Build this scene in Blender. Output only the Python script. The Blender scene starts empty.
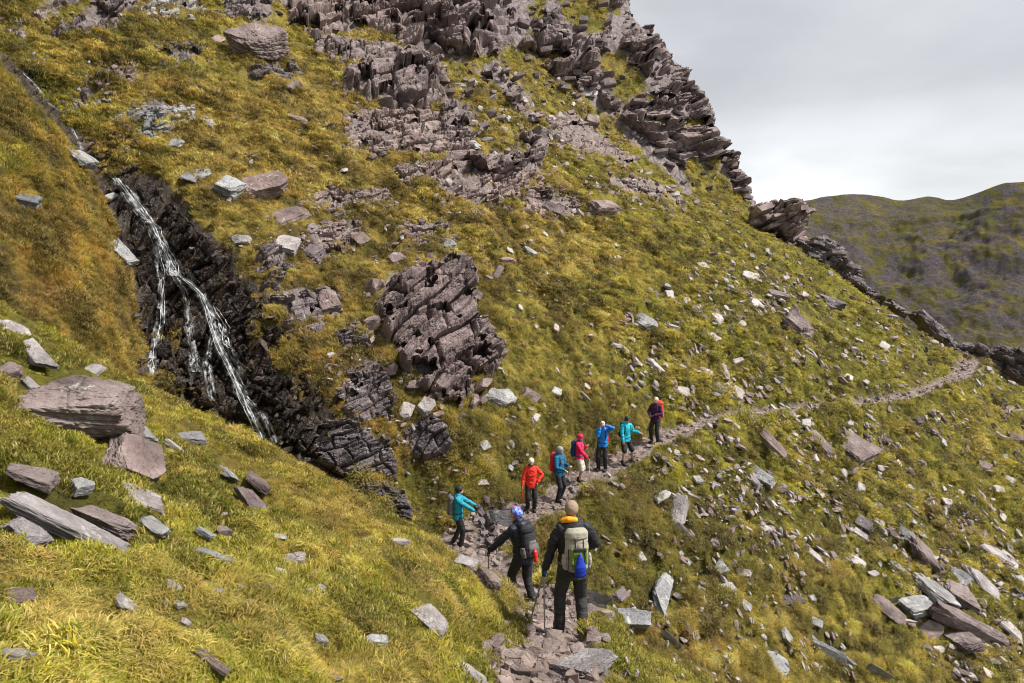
import bpy, bmesh, math, random
import numpy as np
from mathutils import Vector, Matrix
from mathutils.bvhtree import BVHTree

R = math.radians
random.seed(7)
rng = np.random.default_rng(7)
scene = bpy.context.scene

# ------------------------------------------------------------------ camera
F = 1024 * 24.0 / 36.0
PITCH = math.atan((341.5 - 250.0) / F)
CP, SP = math.cos(PITCH), math.sin(PITCH)
cam_d = bpy.data.cameras.new('camera')
cam_d.lens = 24.0
cam_d.sensor_width = 36.0
cam_d.clip_start = 0.05
cam_d.clip_end = 5000
cam = bpy.data.objects.new('camera', cam_d)
scene.collection.objects.link(cam)
cam.location = (0, 0, 0)
cam.rotation_euler = (math.pi / 2 - PITCH, 0, 0)
scene.camera = cam

# ------------------------------------------------------------------ world: grey broken cloud over a real sky
SUN_EL, SUN_AZ = 52.0, 96.0          # azimuth clockwise from +Y (north); the light comes from the right, a little behind
world = bpy.data.worlds.new('World')
scene.world = world
world.use_nodes = True
nt = world.node_tree
nt.nodes.clear()
def N_(tree, typ, **kw):
    n = tree.nodes.new(typ)
    for k, v in kw.items():
        setattr(n, k, v)
    return n
out = N_(nt, 'ShaderNodeOutputWorld')
bg = N_(nt, 'ShaderNodeBackground')
bg.inputs['Strength'].default_value = 0.1
sky = N_(nt, 'ShaderNodeTexSky')
sky.sky_type = 'NISHITA'
sky.sun_disc = False
sky.sun_elevation = R(SUN_EL)
sky.sun_rotation = R(SUN_AZ)
tc = N_(nt, 'ShaderNodeTexCoord')
sep = N_(nt, 'ShaderNodeSeparateXYZ')
nt.links.new(tc.outputs['Generated'], sep.inputs[0])
# project the view direction on a cloud deck
mx = N_(nt, 'ShaderNodeMath', operation='ADD'); mx.inputs[1].default_value = 0.32
absn = N_(nt, 'ShaderNodeMath', operation='ABSOLUTE')
nt.links.new(sep.outputs[2], absn.inputs[0]); nt.links.new(absn.outputs[0], mx.inputs[0])
dx = N_(nt, 'ShaderNodeMath', operation='DIVIDE'); dy = N_(nt, 'ShaderNodeMath', operation='DIVIDE')
nt.links.new(sep.outputs[0], dx.inputs[0]); nt.links.new(mx.outputs[0], dx.inputs[1])
nt.links.new(sep.outputs[1], dy.inputs[0]); nt.links.new(mx.outputs[0], dy.inputs[1])
cmb = N_(nt, 'ShaderNodeCombineXYZ')
nt.links.new(dx.outputs[0], cmb.inputs[0]); nt.links.new(dy.outputs[0], cmb.inputs[1])
noi = N_(nt, 'ShaderNodeTexNoise'); noi.inputs['Scale'].default_value = 1.7
noi.inputs['Detail'].default_value = 5; noi.inputs['Roughness'].default_value = 0.5
noi.inputs['Distortion'].default_value = 0.25
nt.links.new(cmb.outputs[0], noi.inputs['Vector'])
cr = N_(nt, 'ShaderNodeValToRGB')
cr.color_ramp.elements[0].position = 0.34; cr.color_ramp.elements[0].color = (3.5, 3.55, 3.68, 1)
cr.color_ramp.elements[1].position = 0.66; cr.color_ramp.elements[1].color = (4.6, 4.65, 4.75, 1)
nt.links.new(noi.outputs['Fac'], cr.inputs[0])
# thinner, brighter cloud low over the hills
hz = N_(nt, 'ShaderNodeMapRange'); hz.inputs['From Min'].default_value = 0.19; hz.inputs['From Max'].default_value = 0.08
hz.clamp = True
nt.links.new(sep.outputs[2], hz.inputs['Value'])
hn = N_(nt, 'ShaderNodeMath', operation='MULTIPLY')
nt.links.new(hz.outputs[0], hn.inputs[0]); nt.links.new(noi.outputs['Fac'], hn.inputs[1])
lo = N_(nt, 'ShaderNodeMixRGB'); lo.inputs[2].default_value = (8.6, 8.75, 8.9, 1)
nt.links.new(hn.outputs[0], lo.inputs[0]); nt.links.new(cr.outputs[0], lo.inputs[1])
mixs = N_(nt, 'ShaderNodeMixRGB'); mixs.inputs[0].default_value = 0.9
nt.links.new(sky.outputs[0], mixs.inputs[1]); nt.links.new(lo.outputs[0], mixs.inputs[2])
nt.links.new(mixs.outputs[0], bg.inputs['Color'])
nt.links.new(bg.outputs[0], out.inputs['Surface'])

sun_d = bpy.data.lights.new('sun', 'SUN')
sun_d.energy = 4.2
sun_d.angle = R(10)
sun_d.color = (1.0, 0.95, 0.87)
sun = bpy.data.objects.new('sun', sun_d)
scene.collection.objects.link(sun)
az, el = R(SUN_AZ), R(SUN_EL)
sdir = Vector((math.sin(az) * math.cos(el), math.cos(az) * math.cos(el), math.sin(el)))
sun.rotation_euler = (-sdir).to_track_quat('-Z', 'Y').to_euler()
sun.location = sdir * 60

scene.view_settings.view_transform = 'Standard'
scene.view_settings.look = 'None'
scene.view_settings.gamma = 1.0
scene.view_settings.use_curve_mapping = False
scene.view_settings.exposure = 0.72
scene.cycles.pixel_filter_type = 'BLACKMAN_HARRIS'
scene.cycles.filter_width = 1.05
scene.cycles.max_bounces = 4
scene.cycles.diffuse_bounces = 2
scene.cycles.glossy_bounces = 2
scene.cycles.transparent_max_bounces = 6

# ------------------------------------------------------------------ helpers
def ray(u, v):
    a = (u - 512.0) / F; b = (341.5 - v) / F
    y = CP + SP * b; z = -SP + CP * b
    return a / y, z / y                      # x and z per metre of y

def proj(P):
    P = np.asarray(P, float)
    x, y, z = P[..., 0], P[..., 1], P[..., 2]
    d = y * CP - z * SP
    d = np.where(d < 0.05, 0.05, d)
    up = y * SP + z * CP
    return 512 + F * x / d, 341.5 - F * up / d

def at(u, v, t):
    a, b = ray(u, v)
    return Vector((a * t, t, b * t))

def link(o, parent=None):
    scene.collection.objects.link(o)
    if parent: o.parent = parent
    return o

def tag(o, label=None, cat=None, group=None, kind=None):
    if label: o['label'] = label
    if cat: o['category'] = cat
    if group: o['group'] = group
    if kind: o['kind'] = kind
    return o

def empty(name, loc=(0, 0, 0), rz=0.0):
    o = bpy.data.objects.new(name, None)
    o.empty_display_size = 0.2
    o.location = loc; o.rotation_euler = (0, 0, rz)
    return link(o)

def np_mesh(name, V, faces, mat=None, smooth=False, attrs=None):
    """V (n,3); faces: (m,k) int array or list of such arrays"""
    me = bpy.data.meshes.new(name)
    if isinstance(faces, np.ndarray): faces = [faces]
    loops = np.concatenate([f.ravel() for f in faces])
    counts = np.concatenate([np.full(len(f), f.shape[1]) for f in faces])
    starts = np.concatenate([[0], np.cumsum(counts)[:-1]])
    me.vertices.add(len(V)); me.vertices.foreach_set('co', np.asarray(V, np.float32).ravel())
    me.loops.add(len(loops)); me.loops.foreach_set('vertex_index', loops.astype(np.int32))
    me.polygons.add(len(counts)); me.polygons.foreach_set('loop_start', starts.astype(np.int32))
    me.polygons.foreach_set('loop_total', counts.astype(np.int32))
    me.polygons.foreach_set('use_smooth', np.full(len(counts), smooth))
    me.update(calc_edges=True)
    if attrs:
        for k, (typ, arr) in attrs.items():
            a = me.attributes.new(k, typ, 'POINT')
            a.data.foreach_set('color' if typ == 'FLOAT_COLOR' else ('vector' if typ == 'FLOAT_VECTOR' else 'value'),
                               np.asarray(arr, np.int32 if typ == 'INT' else np.float32).ravel())
    if mat: me.materials.append(mat)
    return me

def mesh_obj(name, me, parent=None, loc=None, mat=None):
    if mat and not me.materials: me.materials.append(mat)
    o = bpy.data.objects.new(name, me)
    if loc is not None: o.location = loc
    return link(o, parent)

# value noise -------------------------------------------------------
def _hash(ix, iy, iz, s):
    h = (ix.astype(np.int64) * 374761393 + iy.astype(np.int64) * 668265263 + iz.astype(np.int64) * 2147483647 + s * 974634777) & 0xFFFFFFFF
    h = ((h ^ (h >> 13)) * 1274126177) & 0xFFFFFFFF
    h = ((h ^ (h >> 15)) * 2246822519) & 0xFFFFFFFF
    return ((h ^ (h >> 16)) & 0xFFFFFF) / float(0xFFFFFF) * 2 - 1

def vnoise(P, s=0):
    P = np.asarray(P, float)
    i = np.floor(P).astype(np.int64); f = P - i
    f = f * f * (3 - 2 * f)
    r = 0
    for a in (0, 1):
        wx = f[..., 0] if a else 1 - f[..., 0]
        for b in (0, 1):
            wy = f[..., 1] if b else 1 - f[..., 1]
            for c in (0, 1):
                wz = f[..., 2] if c else 1 - f[..., 2]
                r = r + wx * wy * wz * _hash(i[..., 0] + a, i[..., 1] + b, i[..., 2] + c, s)
    return r

def fbm(P, octs=4, s=0, gain=0.5):
    r = 0; a = 1.0; tot = 0
    P = np.asarray(P, float)
    for k in range(octs):
        r = r + a * vnoise(P * (2.03 ** k) + 17.3 * k, s + k); tot += a; a *= gain
    return r / tot

def sstep(x, a, b):
    t = np.clip((x - a) / (b - a), 0, 1)
    return t * t * (3 - 2 * t)

def in_poly(u, v, poly):
    u = np.asarray(u, float); v = np.asarray(v, float)
    r = np.zeros(u.shape, bool)
    n = len(poly)
    for k in range(n):
        x1, y1 = poly[k]; x2, y2 = poly[(k + 1) % n]
        c = ((y1 > v) != (y2 > v))
        xi = (x2 - x1) * (v - y1) / ((y2 - y1) if y2 != y1 else 1e-9) + x1
        r ^= c & (u < xi)
    return r

def poly_dist(u, v, poly, closed=True):
    d = np.full(np.shape(u), 1e9)
    n = len(poly)
    for k in range(n if closed else n - 1):
        x1, y1 = poly[k]; x2, y2 = poly[(k + 1) % n]
        L2 = (x2 - x1) ** 2 + (y2 - y1) ** 2 + 1e-9
        t = np.clip(((u - x1) * (x2 - x1) + (v - y1) * (y2 - y1)) / L2, 0, 1)
        d = np.minimum(d, np.hypot(u - x1 - t * (x2 - x1), v - y1 - t * (y2 - y1)))
    return d

# ------------------------------------------------------------------ materials
def new_mat(name):
    m = bpy.data.materials.new(name); m.use_nodes = True
    t = m.node_tree
    return m, t, t.nodes['Principled BSDF'], t.nodes['Material Output']

def noise_node(t, vec, scale, detail=4, rough=0.55, dist=0.0, out='Fac'):
    n = N_(t, 'ShaderNodeTexNoise')
    n.inputs['Scale'].default_value = scale; n.inputs['Detail'].default_value = detail
    n.inputs['Roughness'].default_value = rough; n.inputs['Distortion'].default_value = dist
    if vec is not None: t.links.new(vec, n.inputs['Vector'])
    return n.outputs[out]

def ramp(t, fac, stops):
    r = N_(t, 'ShaderNodeValToRGB')
    e = r.color_ramp.elements
    while len(e) < len(stops): e.new(0.5)
    for k, (p, c) in enumerate(stops):
        e[k].position = p; e[k].color = (*c, 1) if len(c) == 3 else c
    t.links.new(fac, r.inputs[0])
    return r.outputs[0]

def mixc(t, fac, a, b, mode='MIX'):
    n = N_(t, 'ShaderNodeMixRGB'); n.blend_type = mode
    for i, x in ((0, fac), (1, a), (2, b)):
        if isinstance(x, (int, float)): n.inputs[i].default_value = x
        elif isinstance(x, tuple): n.inputs[i].default_value = (*x, 1) if len(x) == 3 else x
        else: t.links.new(x, n.inputs[i])
    return n.outputs[0]

def bump(t, height, strength, dist, normal=None):
    b = N_(t, 'ShaderNodeBump'); b.inputs['Strength'].default_value = strength; b.inputs['Distance'].default_value = dist
    t.links.new(height, b.inputs['Height'])
    if normal is not None: t.links.new(normal, b.inputs['Normal'])
    return b.outputs[0]

def rock_material(name, base, dark, light, lichen, lichen_amt=0.56, rough=0.85, scale=1.0, strata=True, island=True):
    m, t, p, o = new_mat(name)
    geo = N_(t, 'ShaderNodeNewGeometry'); pos = geo.outputs['Position']
    n1 = noise_node(t, pos, 1.1 * scale, 6, 0.6)
    col = ramp(t, n1, [(0.30, dark), (0.5, base), (0.72, light)])
    n2 = noise_node(t, pos, 9 * scale, 6, 0.7)
    col = mixc(t, 0.55, col, ramp(t, n2, [(0.25, (0.25, 0.25, 0.25)), (0.5, (0.5, 0.5, 0.5)), (0.75, (0.82, 0.82, 0.82))]), 'OVERLAY')
    if island:
        col = mixc(t, 0.6, col, ramp(t, geo.outputs['Random Per Island'], [(0, (0.33, 0.32, 0.35)), (0.5, (0.5, 0.5, 0.5)), (1, (0.7, 0.67, 0.64))]), 'OVERLAY')
    oi = N_(t, 'ShaderNodeObjectInfo')
    col = mixc(t, 0.4, col, ramp(t, oi.outputs['Random'], [(0, (0.36, 0.36, 0.40)), (0.5, (0.5, 0.5, 0.5)), (1, (0.68, 0.62, 0.6))]), 'OVERLAY')
    n3 = noise_node(t, pos, 3.3 * scale, 8, 0.72, 0.6)
    col = mixc(t, ramp(t, n3, [(lichen_amt, (0, 0, 0)), (lichen_amt + 0.05, (0.85, 0.85, 0.85))]), col, lichen)
    t.links.new(col, p.inputs['Base Color'])
    p.inputs['Roughness'].default_value = rough
    p.inputs['Specular IOR Level'].default_value = 0.3
    # strata: fine cracks along the object's own bedding
    tco = N_(t, 'ShaderNodeTexCoord')
    mp = N_(t, 'ShaderNodeMapping'); mp.inputs['Scale'].default_value = (0.5, 0.5, 7)
    t.links.new(tco.outputs['Object'], mp.inputs['Vector'])
    s1 = noise_node(t, mp.outputs[0], 2.2, 5, 0.65)
    vor = N_(t, 'ShaderNodeTexVoronoi'); vor.feature = 'DISTANCE_TO_EDGE'; vor.inputs['Scale'].default_value = 2.6 * scale
    t.links.new(pos, vor.inputs['Vector'])
    crk = ramp(t, vor.outputs['Distance'], [(0.0, (0, 0, 0)), (0.05, (1, 1, 1))])
    nb = bump(t, n2, 0.7, 0.05)
    if strata: nb = bump(t, s1, 0.8, 0.06, nb)
    nb = bump(t, crk, 0.35, 0.03, nb)
    t.links.new(nb, p.inputs['Normal'])
    return m

M_purple = rock_material('purple_sandstone', (0.185, 0.142, 0.133), (0.070, 0.052, 0.050), (0.31, 0.252, 0.238), (0.42, 0.42, 0.39), 0.61)
M_pale = rock_material('pale_slab_rock', (0.33, 0.30, 0.295), (0.17, 0.15, 0.15), (0.48, 0.44, 0.43), (0.48, 0.48, 0.45), 0.57, scale=1.6)
M_grey = rock_material('grey_lichen_rock', (0.25, 0.25, 0.25), (0.12, 0.12, 0.13), (0.40, 0.41, 0.41), (0.43, 0.44, 0.42), 0.57)
M_wet = rock_material('wet_black_rock', (0.045, 0.036, 0.032), (0.014, 0.011, 0.010), (0.15, 0.115, 0.095), (0.13, 0.09, 0.03), 0.58, rough=0.27)
M_dark = rock_material('dark_outcrop_rock', (0.12, 0.10, 0.105), (0.05, 0.042, 0.046), (0.22, 0.19, 0.19), (0.42, 0.42, 0.40), 0.60)
M_brown = rock_material('brown_path_stone', (0.24, 0.185, 0.16), (0.12, 0.09, 0.08), (0.38, 0.31, 0.29), (0.45, 0.42, 0.38), 0.62, scale=2)
M_cliff = rock_material('cliff_rock', (0.155, 0.122, 0.118), (0.06, 0.046, 0.046), (0.275, 0.225, 0.215), (0.36, 0.35, 0.33), 0.62, scale=0.6)

def terrain_material():
    m, t, p, o = new_mat('hillside_ground')
    geo = N_(t, 'ShaderNodeNewGeometry'); pos = geo.outputs['Position']
    A = N_(t, 'ShaderNodeAttribute'); A.attribute_name = 'col'
    K = N_(t, 'ShaderNodeAttribute'); K.attribute_name = 'mask'
    sp = N_(t, 'ShaderNodeSeparateColor'); t.links.new(K.outputs['Color'], sp.inputs[0])
    f = noise_node(t, pos, 14, 5, 0.7)
    g = mixc(t, 0.7, A.outputs['Color'], ramp(t, f, [(0.28, (0.2, 0.2, 0.2)), (0.5, (0.5, 0.5, 0.5)), (0.72, (0.8, 0.8, 0.8))]), 'OVERLAY')
    # soil and stone of the path
    v = N_(t, 'ShaderNodeTexVoronoi'); v.inputs['Scale'].default_value = 9; t.links.new(pos, v.inputs['Vector'])
    soil = mixc(t, 0.5, ramp(t, noise_node(t, pos, 5, 6, 0.7), [(0.3, (0.12, 0.085, 0.075)), (0.5, (0.27, 0.21, 0.19)), (0.7, (0.40, 0.345, 0.325))]),
                ramp(t, v.outputs['Distance'], [(0.1, (0.75, 0.75, 0.75)), (0.6, (0.2, 0.2, 0.2))]), 'OVERLAY')
    rock = ramp(t, noise_node(t, pos, 2.5, 8, 0.7), [(0.3, (0.07, 0.055, 0.058)), (0.5, (0.19, 0.155, 0.155)), (0.7, (0.34, 0.30, 0.29))])
    wet = ramp(t, noise_node(t, pos, 4.0, 8, 0.7), [(0.35, (0.010, 0.008, 0.006)), (0.6, (0.045, 0.032, 0.02)), (0.75, (0.12, 0.075, 0.02))])
    c = mixc(t, sp.outputs[0], g, rock)
    c = mixc(t, sp.outputs[1], c, wet)
    c = mixc(t, sp.outputs[2], c, soil)
    t.links.new(c, p.inputs['Base Color'])
    mr = N_(t, 'ShaderNodeMapRange'); mr.inputs['To Min'].default_value = 0.9; mr.inputs['To Max'].default_value = 0.35
    t.links.new(sp.outputs[1], mr.inputs['Value']); t.links.new(mr.outputs[0], p.inputs['Roughness'])
    p.inputs['Specular IOR Level'].default_value = 0.25
    nb = bump(t, f, 0.9, 0.08)
    nb = bump(t, noise_node(t, pos, 3.2, 4, 0.6), 0.7, 0.25, nb)
    t.links.new(nb, p.inputs['Normal'])
    return m
M_terrain = terrain_material()

def grass_material():
    m, t, p, o = new_mat('grass_blades')
    A = N_(t, 'ShaderNodeAttribute'); A.attribute_type = 'INSTANCER'; A.attribute_name = 'gcol'
    B = N_(t, 'ShaderNodeAttribute'); B.attribute_name = 'tip'
    oi = N_(t, 'ShaderNodeObjectInfo')
    c = mixc(t, 0.45, A.outputs['Color'], ramp(t, oi.outputs['Random'], [(0, (0.25, 0.25, 0.25)), (1, (0.80, 0.79, 0.74))]), 'OVERLAY')
    sp = N_(t, 'ShaderNodeSeparateColor'); t.links.new(B.outputs['Color'], sp.inputs[0])
    c = mixc(t, sp.outputs[1], c, mixc(t, 1.0, c, (0.55, 0.62, 0.5), 'MULTIPLY'))        # some blades greener and duller
    c = mixc(t, sp.outputs[2], c, (0.50, 0.38, 0.15))                                   # dead blades bleached to straw
    t.links.new(c, p.inputs['Base Color'])
    p.inputs['Roughness'].default_value = 0.6
    p.inputs['Specular IOR Level'].default_value = 0.25
    tr = N_(t, 'ShaderNodeBsdfTranslucent'); t.links.new(c, tr.inputs['Color'])
    ms = N_(t, 'ShaderNodeMixShader'); ms.inputs[0].default_value = 0.3
    t.links.new(p.outputs[0], ms.inputs[1]); t.links.new(tr.outputs[0], ms.inputs[2])
    t.links.new(ms.outputs[0], o.inputs['Surface'])
    return m
M_grass = grass_material()
# ------------------------------------------------------------------ the hill as one height field
GX, GY = -0.68, 0.73
def plane(x, y): return -7 + 0.75 * ((x - 5) * GX + (y - 25) * GY)
def plane_t(u, v):
    a, b = ray(u, v)
    s = 0.75 * (GX * a + GY); c0 = -7 + 0.75 * (-5 * GX - 25 * GY)
    return c0 / (b - s)

# shape corrections (pixel where the surface is seen, distance to it)
ctrl = [(625, 8, 80), (560, 0, 76), (480, 0, 66), (400, 0, 58), (668, 72, 77), (690, 92, 75), (712, 150, 72), (748, 208, 69), (650, 130, 68),
        (600, 60, 72), (800, 250, 61), (860, 292, 56), (900, 318, 54), (940, 342, 52), (975, 363, 51), (1024, 384, 50), (1100, 430, 47),
        (540, 60, 68), (720, 215, 62),
        (150, 350, 20.3), (150, 240, 23.6), (260, 440, 18.4), (200, 400, 19.2), (300, 400, 19.8), (230, 300, 21.5), (330, 470, 18.2),
        (430, 350, 23.5), (400, 460, 19.2), (380, 515, 18.0),
        (440, 440, 20.5), (50, 350, 19), (480, 330, 25.5), (360, 300, 24.5)]
for (u, v) in [(600, 250), (500, 200), (700, 300), (800, 350), (300, 100), (200, 100), (100, 50), (350, 220), (600, 400), (520, 430), (750, 420),
               (900, 450), (1000, 500), (800, 600), (700, 560), (950, 640), (640, 600), (400, 130), (860, 380), (560, 500), (1000, 420), (20, 20),
               (450, 250), (560, 330), (240, 60), (600, 190)]:
    ctrl.append((u, v, plane_t(u, v)))
cp_, cr_ = [], []
for (u, v, t) in ctrl:
    a, b = ray(u, v)
    cp_.append((a, math.log(t))); cr_.append(b * t - plane(a * t, t))
cp_ = np.array(cp_); cr_ = np.array(cr_)
def kern(d2): return np.exp(-d2 / (2 * 0.13 ** 2))
KM = kern(((cp_[:, None] - cp_[None]) ** 2).sum(-1)) + np.eye(len(cp_)) * 0.02
KW = np.linalg.solve(KM, cr_)

def spl(x): return np.where(x > 20, x, np.log1p(np.exp(np.clip(x, -30, 20))))
def softplus(x, k=2.0): return spl(x * k) / k

def near_plane(x, y): return -1.6 - 0.545 * x - 0.345 * y
TNU = [-900, 0, 130, 260, 430, 480, 560, 600, 680, 900, 1500]
TNT = [12.5, 11.2, 10.6, 10.5, 10.3, 10.6, 11.0, 10.0, 9.8, 9.0, 8.0]
TCU = [500, 600, 625, 670, 700, 755, 800, 860, 940, 1024, 1300, 2000]
TCT = [160, 100, 82, 79, 76, 70.5, 63, 57, 53, 51, 46, 40]
TLU = [-900, 0, 70, 120, 400]
TLT = [17.5, 18.0, 19.3, 20.6, 23]
lp = []
for (u, v, t) in [(5, 95, 17.6), (70, 158, 19.0), (115, 200, 20.2), (60, 340, 14.6), (120, 372, 15.2), (20, 305, 13.6), (60, 250, 16.6)]:
    a, b = ray(u, v); lp.append((a * t, t, b * t))
lp = np.array(lp)
LC = np.linalg.lstsq(np.c_[lp[:, 0], lp[:, 1], np.ones(len(lp))], lp[:, 2], rcond=None)[0]

STREAM = [(0, 48), (22, 72), (48, 108), (82, 146), (112, 180), (138, 215), (168, 262), (176, 285), (205, 310), (222, 355), (242, 395), (262, 440)]
STREAM_T = [26.5, 26, 25.5, 25, 24.4, 23.8, 22.6, 22.0, 20.9, 19.8, 19.1, 18.5]
def stream_xyz():
    r = []
    for (u, v), t in zip(STREAM, STREAM_T):
        a, b = ray(u, v); r.append((a * t, t, b * t))
    return np.array(r)
SX = stream_xyz()
SXD = np.vstack([SX, [(-4.6, 16.6, -6.9), (-2.4, 15.6, -7.6), (-0.6, 14.2, -7.8), (2.4, 13.6, -11.5)]])   # on down behind the bank

# the path
PATH = [(0.2, 0.3, None), (0.28, 5.8, None), (0.78, 9.2, None), (0.2, 10.5, -5.62)]
for (u, v, t) in [(480, 592, 13), (458, 570, 15), (450, 556, 17), (458, 547, 18.3), (492, 527, 19), (530, 511, 20), (558, 500, 21), (580, 484, 22.3), (602, 470, 23.5),
                  (626, 463, 24.3), (655, 444, 25.3), (690, 430, 27.5), (730, 419, 29.5), (780, 412, 31.5), (840, 409, 34.5), (900, 401, 38),
                  (940, 388, 42.5), (962, 376, 46), (971, 362, 50)]:
    a, b = ray(u, v); PATH.append((a * t, t, b * t))
PATH = [(x, y, near_plane(x, y) if z is None else z) for x, y, z in PATH]
PATH_IN = [0.35, 0.4, 0.45, 0.5, 1.0, 1.3, 1.3, 1.0, 0.8] + [0.65] * 4 + [0.62] * 24
PATH_OUT = [0.9, 1.0, 1.1, 2.0, 4.0, 4.2, 4.0, 3.4, 2.6] + [2.0] * 4 + [2.3] * 24

def path_query(x, y):
    best = np.full(x.shape, 1e9); zz = np.zeros(x.shape); wi = np.zeros(x.shape); wo = np.ones(x.shape)
    for k in range(len(PATH) - 1):
        x1, y1, z1 = PATH[k]; x2, y2, z2 = PATH[k + 1]
        L2 = (x2 - x1) ** 2 + (y2 - y1) ** 2
        t = np.clip(((x - x1) * (x2 - x1) + (y - y1) * (y2 - y1)) / L2, 0, 1)
        d = np.hypot(x - x1 - t * (x2 - x1), y - y1 - t * (y2 - y1))
        m = d < best
        best = np.where(m, d, best); zz = np.where(m, z1 + t * (z2 - z1), zz)
        wi = np.where(m, PATH_IN[k] + t * (PATH_IN[k + 1] - PATH_IN[k]), wi)
        wo = np.where(m, PATH_OUT[k] + t * (PATH_OUT[k + 1] - PATH_OUT[k]), wo)
    return best, zz, wi, wo

def polyline_d(x, y, P):
    best = np.full(x.shape, 1e9)
    for k in range(len(P) - 1):
        x1, y1 = P[k][:2]; x2, y2 = P[k + 1][:2]
        t = np.clip(((x - x1) * (x2 - x1) + (y - y1) * (y2 - y1)) / ((x2 - x1) ** 2 + (y2 - y1) ** 2), 0, 1)
        best = np.minimum(best, np.hypot(x - x1 - t * (x2 - x1), y - y1 - t * (y2 - y1)))
    return best

def base_height(x, y):
    """smooth shape of the hill; returns z and which slope it is (0 far hill, 1 near bank, 2 left bank)"""
    yy = np.maximum(y, 0.5)
    a = x / yy; u = 512 + F * a                      # bearing
    ly = np.log(np.maximum(y, 1.0))
    res = np.zeros(x.shape)
    for (pa, pl), w in zip(cp_, KW):
        res += w * kern((a - pa) ** 2 + (ly - pl) ** 2)
    M = plane(x, y) + res * sstep(y, 4, 9)
    M -= 0.8 * np.exp(-(polyline_d(x, y, SXD) / 1.3) ** 2)
    tc_ = np.interp(u, TCU, TCT)
    M -= 1.25 * softplus(y - tc_, 0.8)
    tn = np.interp(u, TNU, TNT); tn = np.where(y < 1.5, 8, tn)
    Nn = near_plane(x, y) - 1.3 * softplus(y - tn, 3.0)
    tl = np.interp(u, TLU, TLT)
    Lb = LC[0] * x + LC[1] * y + LC[2]
    Lb = Lb - 1.6 * softplus(y - tl, 2.5) - 3.2 * softplus(x + 0.596 * y, 5.0)
    z = np.maximum(np.maximum(M, Nn), Lb)
    which = np.where(z == Nn, 1, np.where(z == Lb, 2, 0))
    d, zp, wi, wo = path_query(x, y)
    w = 1 - sstep(d, wi, wo)
    z = z + (zp - z) * w
    return z, which, d, wi

POLY_WET = [(128, 176), (150, 178), (196, 232), (235, 268), (262, 300), (300, 350), (322, 400), (334, 430), (344, 466), (348, 492), (325, 494),
            (285, 470), (230, 432), (170, 400), (118, 378), (128, 330), (118, 270), (112, 215)]
POLY_CLIFF = [(395, -200), (640, -200), (630, 5), (640, 28), (656, 26), (672, 66), (692, 72), (708, 98), (716, 140), (738, 150), (744, 175), (758, 205), (745, 212),
              (722, 190), (704, 205), (690, 200), (668, 170), (640, 150), (622, 135), (598, 118), (585, 100), (592, 128), (570, 118), (548, 104), (556, 138),
              (540, 172), (505, 190), (470, 180), (448, 150), (444, 108), (438, 62), (412, 40), (398, 15)]

def wet_veg(U, V):
    """where moss and grass keep hold on the wet face"""
    n = fbm(np.stack([U / 22, V / 30, U * 0 + 1.7], -1), 4, 71)
    d = polyline_px(U, V, STREAM)
    e = poly_dist(U, V, POLY_WET)
    return n - 0.16 + 0.22 * np.exp(-(e / 14.0) ** 2) - 0.75 * np.exp(-(d / 24.0) ** 2) + 0.5 * np.exp(-(((U - 178) / 12) ** 2 + ((V - 335) / 20) ** 2)) - 0.3 * (V > 400)
def polyline_px(U, V, P): return poly_dist(U, V, P, False)

SKYL = [(610, -60), (622, -10), (628, 8), (636, 30), (648, 27), (658, 34), (668, 62), (680, 72), (694, 76), (706, 96), (712, 122), (716, 142), (734, 152), (742, 170), (748, 188), (757, 203)]
TONGUES = [  # grass showing between the crags
 [(508, 60), (524, 62), (560, 92), (600, 122), (630, 150), (600, 150), (566, 128), (536, 100)],
 [(566, 0), (606, 8), (598, 28), (568, 18)],
 [(446, 66), (462, 70), (500, 104), (520, 128), (500, 128), (466, 100)],
 [(458, 140), (500, 138), (520, 150), (490, 158)],
 [(600, 60), (618, 64), (640, 92), (626, 98)], [(690, 170), (712, 176), (744, 210), (700, 205)]]
def cliff_holes(U, V):
    r = np.ones(U.shape) * 10
    nz = fbm(np.stack([U / 15, V / 11, U * 0 + 3], -1), 4, 333)
    for tp in TONGUES:
        s = np.where(in_poly(U, V, tp), -1.0, 1.0) * poly_dist(U, V, tp) / 6
        r = np.minimum(r, s + nz * 1.3)
    gap = fbm(np.stack([U / 30, V / 16, U * 0 + 3.3], -1), 4, 300)
    inner = poly_dist(U, V, SKYL, False) > 10
    r = np.where(inner, np.minimum(r, (0.36 - gap) * 22), r)
    return r
NU, NT = 1150, 1150
a0, a1 = -1.25, 1.15
NEARY = 1.0
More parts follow.
